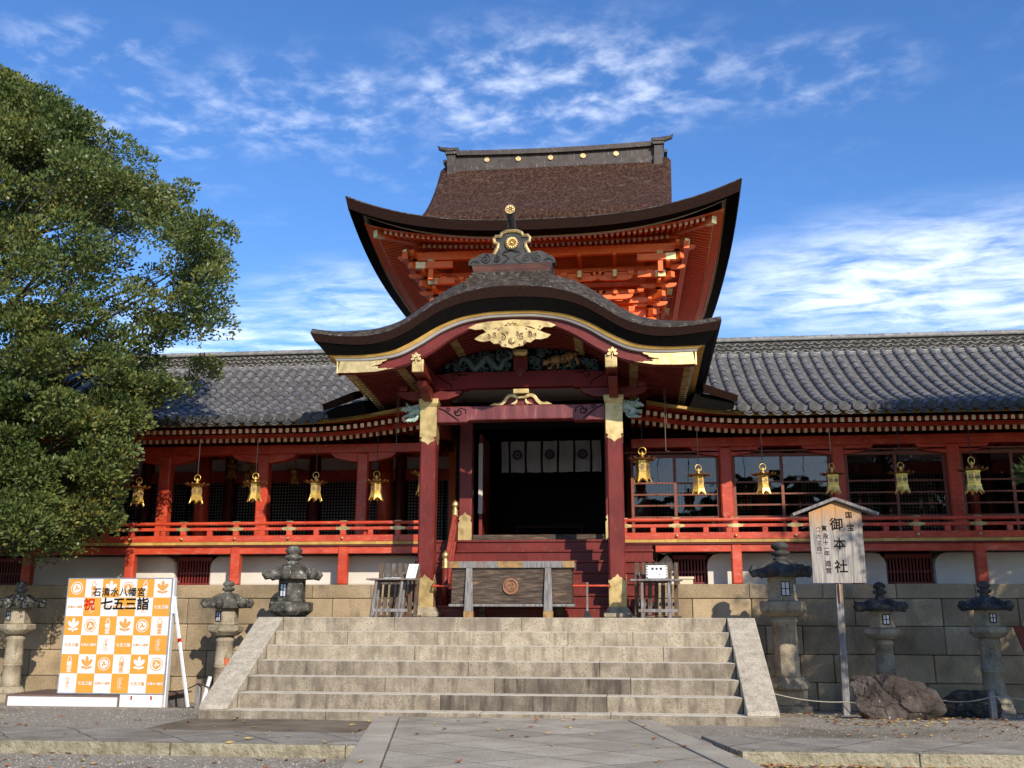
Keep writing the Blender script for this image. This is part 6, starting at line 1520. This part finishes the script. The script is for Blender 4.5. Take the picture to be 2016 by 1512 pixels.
def roped():
    rock('boulder', 'large craggy red brown boulder on the gravel right of the steps', (5.25, 1.35, .10), (.66, .50, .56), 3, ROCKM, .5, rad(8))
    rock('boulder', 'low black mossy boulder near the right edge in front of the wall', (6.62, 2.75, .03), (.55, .45, .36), 9, ROCKB, .35)
    W_ = WOODG
    def post(x, y, h, lab, lean=0.0, m=W_):
        z = zg(x, y); t = thing('rope_post', lab, 'post', (x, y, z), 'short posts holding the guard rope'); mb = MB(); mb.smooth = False; mb.beam((x, y, z - .1), (x + lean, y, z + h), .085, .085); mb.build('post', m, t, bevel=.012); return (x + lean, y - .05, z + h - .06)
    a = post(6.62, 1.75, .36, 'grey wooden rope post in front of the black boulder')
    b = post(-4.74, 2.6, .42, 'grey wooden rope post between the checkered board and the steps')
    t = thing('leaning_stake', 'pale white stake leaning beside the stay pole of the board', 'stake', (-4.6, 2.45, -.1)); mb = MB(); mb.beam((-4.62, 2.40, -.2), (-4.53, 2.5, .36), .05, .045); mb.build('stake', PAPER, t, bevel=.006)
    t = thing('orange_peg', 'orange topped iron peg behind the leaning stay pole', 'peg', (-4.55, 3.2, -.15)); mb = MB(); mb.tube([(-4.57, 3.2, -.2), (-4.57, 3.2, .50)], .014, 8); mb.build('peg', IRON, t); mb = MB(); mb.tube([(-4.57, 3.2, .50), (-4.57, 3.2, .60)], .035, 10); mb.build('orange_cap', mat("orange_plastic", var((.72, .12, .03), .05), 3, 2, .4), t)
    def rope(name, lab, P, r, m, sag):
        Q = []
        for p, q in zip(P, P[1:]):
            p, q = Vector(p), Vector(q)
            for k in range(12): u = k / 12; w = p.lerp(q, u); w.z -= sag * 4 * u * (1 - u); Q.append(w)
        Q.append(Vector(P[-1])); mb = MB(); mb.smooth = True; mb.tube(Q, r, 6); o = mb.build(name, m, None); tag(o, lab, 'rope')
    rope('guard_rope', 'pale guard rope sagging from the right end of the steps past the rocks', [(3.62, 1.62, .30), (4.98, 2.95, .06), (6.0, 2.0, .18), a, (9.5, 2.6, .12)], .007, ROPE, .05)
    rope('guard_rope', 'dark thin rope beside the checkered board left of the steps', [(-5.3, 2.75, .12), b, (-3.62, 1.9, .18)], .009, IRON, .04)
    # red notice corner cut by the right edge of the view
    t = thing('red_sign', 'red sign edge just entering at the right edge by the wall', 'sign', (8.45, 4.9, -.26)); mb = MB(); mb.hexa([(8.30, 4.9, .62), (9.2, 4.9, .62), (9.2, 4.94, .62), (8.30, 4.94, .62), (8.14, 4.9, 1.12), (9.2, 4.9, 1.12), (9.2, 4.94, 1.12), (8.14, 4.94, 1.12)]); mb.build('sign_panel', DARKRED, t); mb = MB(); mb.box(8.75, 8.83, 4.945, 5.0, -.4, 1.1); mb.build('post', WOODD, t)

# ------------------------------------------------------------------ trees
def leaf_cloud(name, clumps, mtl, parent, seed, ll=.075, lw=.017):
    """clumps: centre, radius xyz, leaf count, outward direction"""
    rg = np.random.default_rng(seed); V = []
    for c, r, n, out in clumps:
        p = rg.normal(size=(n, 3)); p /= np.linalg.norm(p, axis=1)[:, None]; k = rg.random(n) ** .34; p[:, 2] = np.where((p[:, 2] < -.25) & (rg.random(n) < .65), -p[:, 2], p[:, 2]); pos = p * k[:, None] * np.array(r) + np.array(c)
        d = p * .75 + rg.normal(size=(n, 3)) * .55 + np.array(out) * .55 + np.array([0, 0, .22]); d /= np.linalg.norm(d, axis=1)[:, None]
        s = np.cross(d, rg.normal(size=(n, 3))); s /= np.linalg.norm(s, axis=1)[:, None]
        L_ = ll * rg.uniform(.65, 1.3, n)[:, None]; w = lw * rg.uniform(.75, 1.3, n)[:, None]
        nn = np.cross(d, s)
        q = np.stack([pos, pos + d * L_ * .55 + s * w, pos + d * L_ + nn * L_ * .12, pos + d * L_ * .55 - s * w], 1); V.append(q)
    V = np.concatenate(V); n = len(V)
    me = bpy.data.meshes.new(name); me.vertices.add(n * 4); off = np.array(parent.location if parent else (0, 0, 0))
    me.vertices.foreach_set('co', (V.reshape(-1, 3) - off).astype(np.float32).ravel())
    me.loops.add(n * 4); me.loops.foreach_set('vertex_index', np.arange(n * 4, dtype=np.int32))
    me.polygons.add(n); me.polygons.foreach_set('loop_start', np.arange(0, n * 4, 4, dtype=np.int32)); me.polygons.foreach_set('loop_total', np.full(n, 4, dtype=np.int32))
    me.materials.append(mtl); me.update(calc_edges=True); me.validate()
    o = bpy.data.objects.new(name, me); COL.objects.link(o); o.parent = parent
    return o
def big_tree():
    ax, ay, K = -10.55, 4.0, 1.10
    t = thing('evergreen_tree', 'big leafy evergreen tree with olive tinted crown at the left in front of the corridor', 'tree', (ax, ay, -.3))
    rnd = random.Random(21)
    PR = [(2.1, 1.0), (2.3, 2.4), (2.6, 3.2), (3.35, 3.3), (4.2, 3.8), (5.3, 4.85), (6.2, 5.45), (7.1, 5.65), (8.2, 4.65), (8.8, 3.6), (9.7, 2.3), (10.2, 1.5), (10.6, .85), (10.95, .35)]
    PR = [(1.26 + (z - 1.26) * K, r * K) for z, r in PR]
    cl = []; tips = []
    for k in range(1700):
        z = rnd.uniform(2.45, 11.75) if rnd.random() < .82 else rnd.uniform(2.4, 6)
        R = interp(z, PR); a = rnd.uniform(0, 2 * math.pi); inner = rnd.random() < .34
        f = rnd.uniform(.2, .76) if inner else rnd.uniform(.82, 1.0)
        f *= .90 + .10 * math.sin(a * 5 + z * 2.1) if not inner else 1
        rc = rnd.uniform(.20, .52) * (1.0 if R > 1.1 else .7)
        r = max(0, R * f - rc * .6)
        c = (ax + r * math.cos(a), ay + .56 * r * math.sin(a), z + rnd.uniform(-.1, .1))
        if c[1] > 5.5 and c[2] < 8.2: continue
        if z < 3.6 and c[1] < 3.0: continue
        out = (math.cos(a) * .8, math.sin(a) * .8, .45); cl.append((c, (rc, rc, rc * .62), int(340 * (rc / .42) ** 1.7), out)); tips.append((c, R))
    leaf_cloud('crown', cl, LEAF, t, 5, .085, .021)
    mb = MB(); mb.smooth = True
    mb.tube([(ax, ay, -.7), (ax + .05, ay, 1.0), (ax - .05, ay, 2.6), (ax + .06, ay, 5), (ax, ay, 8), (ax, ay, 10.8)], [.42, .33, .30, .24, .14, .04], 12)
    mb.build('trunk', TRUNK, t)
    mb = MB(); mb.smooth = True
    for (c, R) in tips[::7]:
        z0 = max(1.9, c[2] - .55 * math.hypot(c[0] - ax, c[1] - ay) - .3); p0 = Vector((ax, ay, z0)); p3 = Vector(c)
        p1 = p0.lerp(p3, .35) + Vector((rnd.uniform(-.2, .2), rnd.uniform(-.2, .2), .15)); p2 = p0.lerp(p3, .7) + Vector((rnd.uniform(-.15, .15), rnd.uniform(-.15, .15), .12))
        w = .022 + .006 * R; mb.tube([p0, p1, p2, p3], [w, w * .7, w * .4, .006], 6)
    mb.build('limbs', TRUNK, t)
def shade_tree():
    ax, ay = 11.6, -1.2
    t = thing('pine_tree', 'pine tree standing outside the right edge with one twig tip reaching into view', 'tree', (ax, ay, -.1))
    rnd = random.Random(4); cl = []; tips = []
    for k in range(520):
        z = rnd.uniform(2.6, 9.4); R = interp(z, [(2.5, 3.2), (4, 3.6), (6, 3.3), (8, 2.4), (9.6, .6)]); a = rnd.uniform(0, 6.283); r = R * rnd.uniform(.3, 1) ** .5
        c = (ax + r * math.cos(a), ay + r * math.sin(a), z)
        if c[0] < 7.7: continue
        rc = rnd.uniform(.4, .75); cl.append((c, (rc, rc, rc * .5), 230, (math.cos(a), math.sin(a), .3))); tips.append(c)
    for p in ((6.66, -.3, 2.90), (6.80, -.35, 2.82), (6.98, -.4, 2.95)): cl.append((p, (.12, .12, .10), 130, (-.6, -.3, .3)))
    leaf_cloud('crown', cl, NEEDLE, t, 9, .15, .016)
    mb = MB(); mb.smooth = True; mb.tube([(ax, ay, -.5), (ax + .1, ay, 3), (ax, ay, 6.5), (ax, ay, 9.4)], [.35, .28, .18, .05], 10); mb.build('trunk', TRUNK, t)
    mb = MB(); mb.smooth = True; mb.tube([(ax, ay, 3.4), (9.4, -.8, 3.3), (7.9, -.5, 3.0), (6.95, -.38, 2.86), (6.7, -.3, 2.88)], [.10, .07, .04, .012, .005], 7)
    for c in tips[::3]: mb.tube([(ax, ay, max(2, c[2] - .8)), ((ax + c[0]) / 2, (ay + c[1]) / 2, c[2] - .2), c], [.07, .045, .012], 6)
    mb.build('limbs', TRUNK, t)

# ------------------------------------------------------------------ build everything
setting(); steps()
stone_wall(-14.0, -2.14, 'tan granite block wall under the left corridor, partly behind the checkered board')
stone_wall(2.37, 13.0, 'tan granite block wall under the right corridor behind the rocks and notice board')
wing(-1, 'left red corridor with grey tiled roof, black lattice panels and open veranda', [2.57 + 1.0935 * k for k in range(10)], [3.64, 5.82, 8.02, 10.2, 12.4], [(6.6, 7.34), (10.6, 11.4)], 2.2, 13.4)
wing(1, 'right red corridor with grey tiled roof and glass windows behind the veranda railing', [2.806 + 1.0935 * k for k in range(9)], [3.9, 6.12, 8.34, 10.55], [(2.75, 3.40), (6.73, 7.62), (10.6, 11.4)], 2.2, 12.6)
porch(); gate(); curtain()
hanging(); lanterns(); board(); notice_board(); offering(); racks(); roped()
big_tree(); shade_tree(); scatter()
def far_trees():
    src = [o for o in COL.objects if o.name.startswith('pine_tree')][0]
    for k, (x, y, sc, lab) in enumerate(((3.6, -30, .84, 'smaller pine behind the viewer mirrored low in the window beside the porch'), (12.0, -33, .98, 'pine behind the viewer mirrored between the second and third window pairs'), (8.5, -31, .95, 'pine behind the viewer whose reflection darkens the first window pair'), (16, -30, 1.05, 'pine behind the viewer whose reflection darkens the windows beside the notice board'), (24, -27, 1.2, 'pine behind the viewer whose reflection fills the far right windows'))):
        o = copy_tree(src); o.location = (x, y, -.1); o.scale = (sc, sc, sc); o.rotation_euler = (0, 0, 1.3 + k * 1.9); o['label'] = lab; o['group'] = 'pines mirrored in the windows'
far_trees()
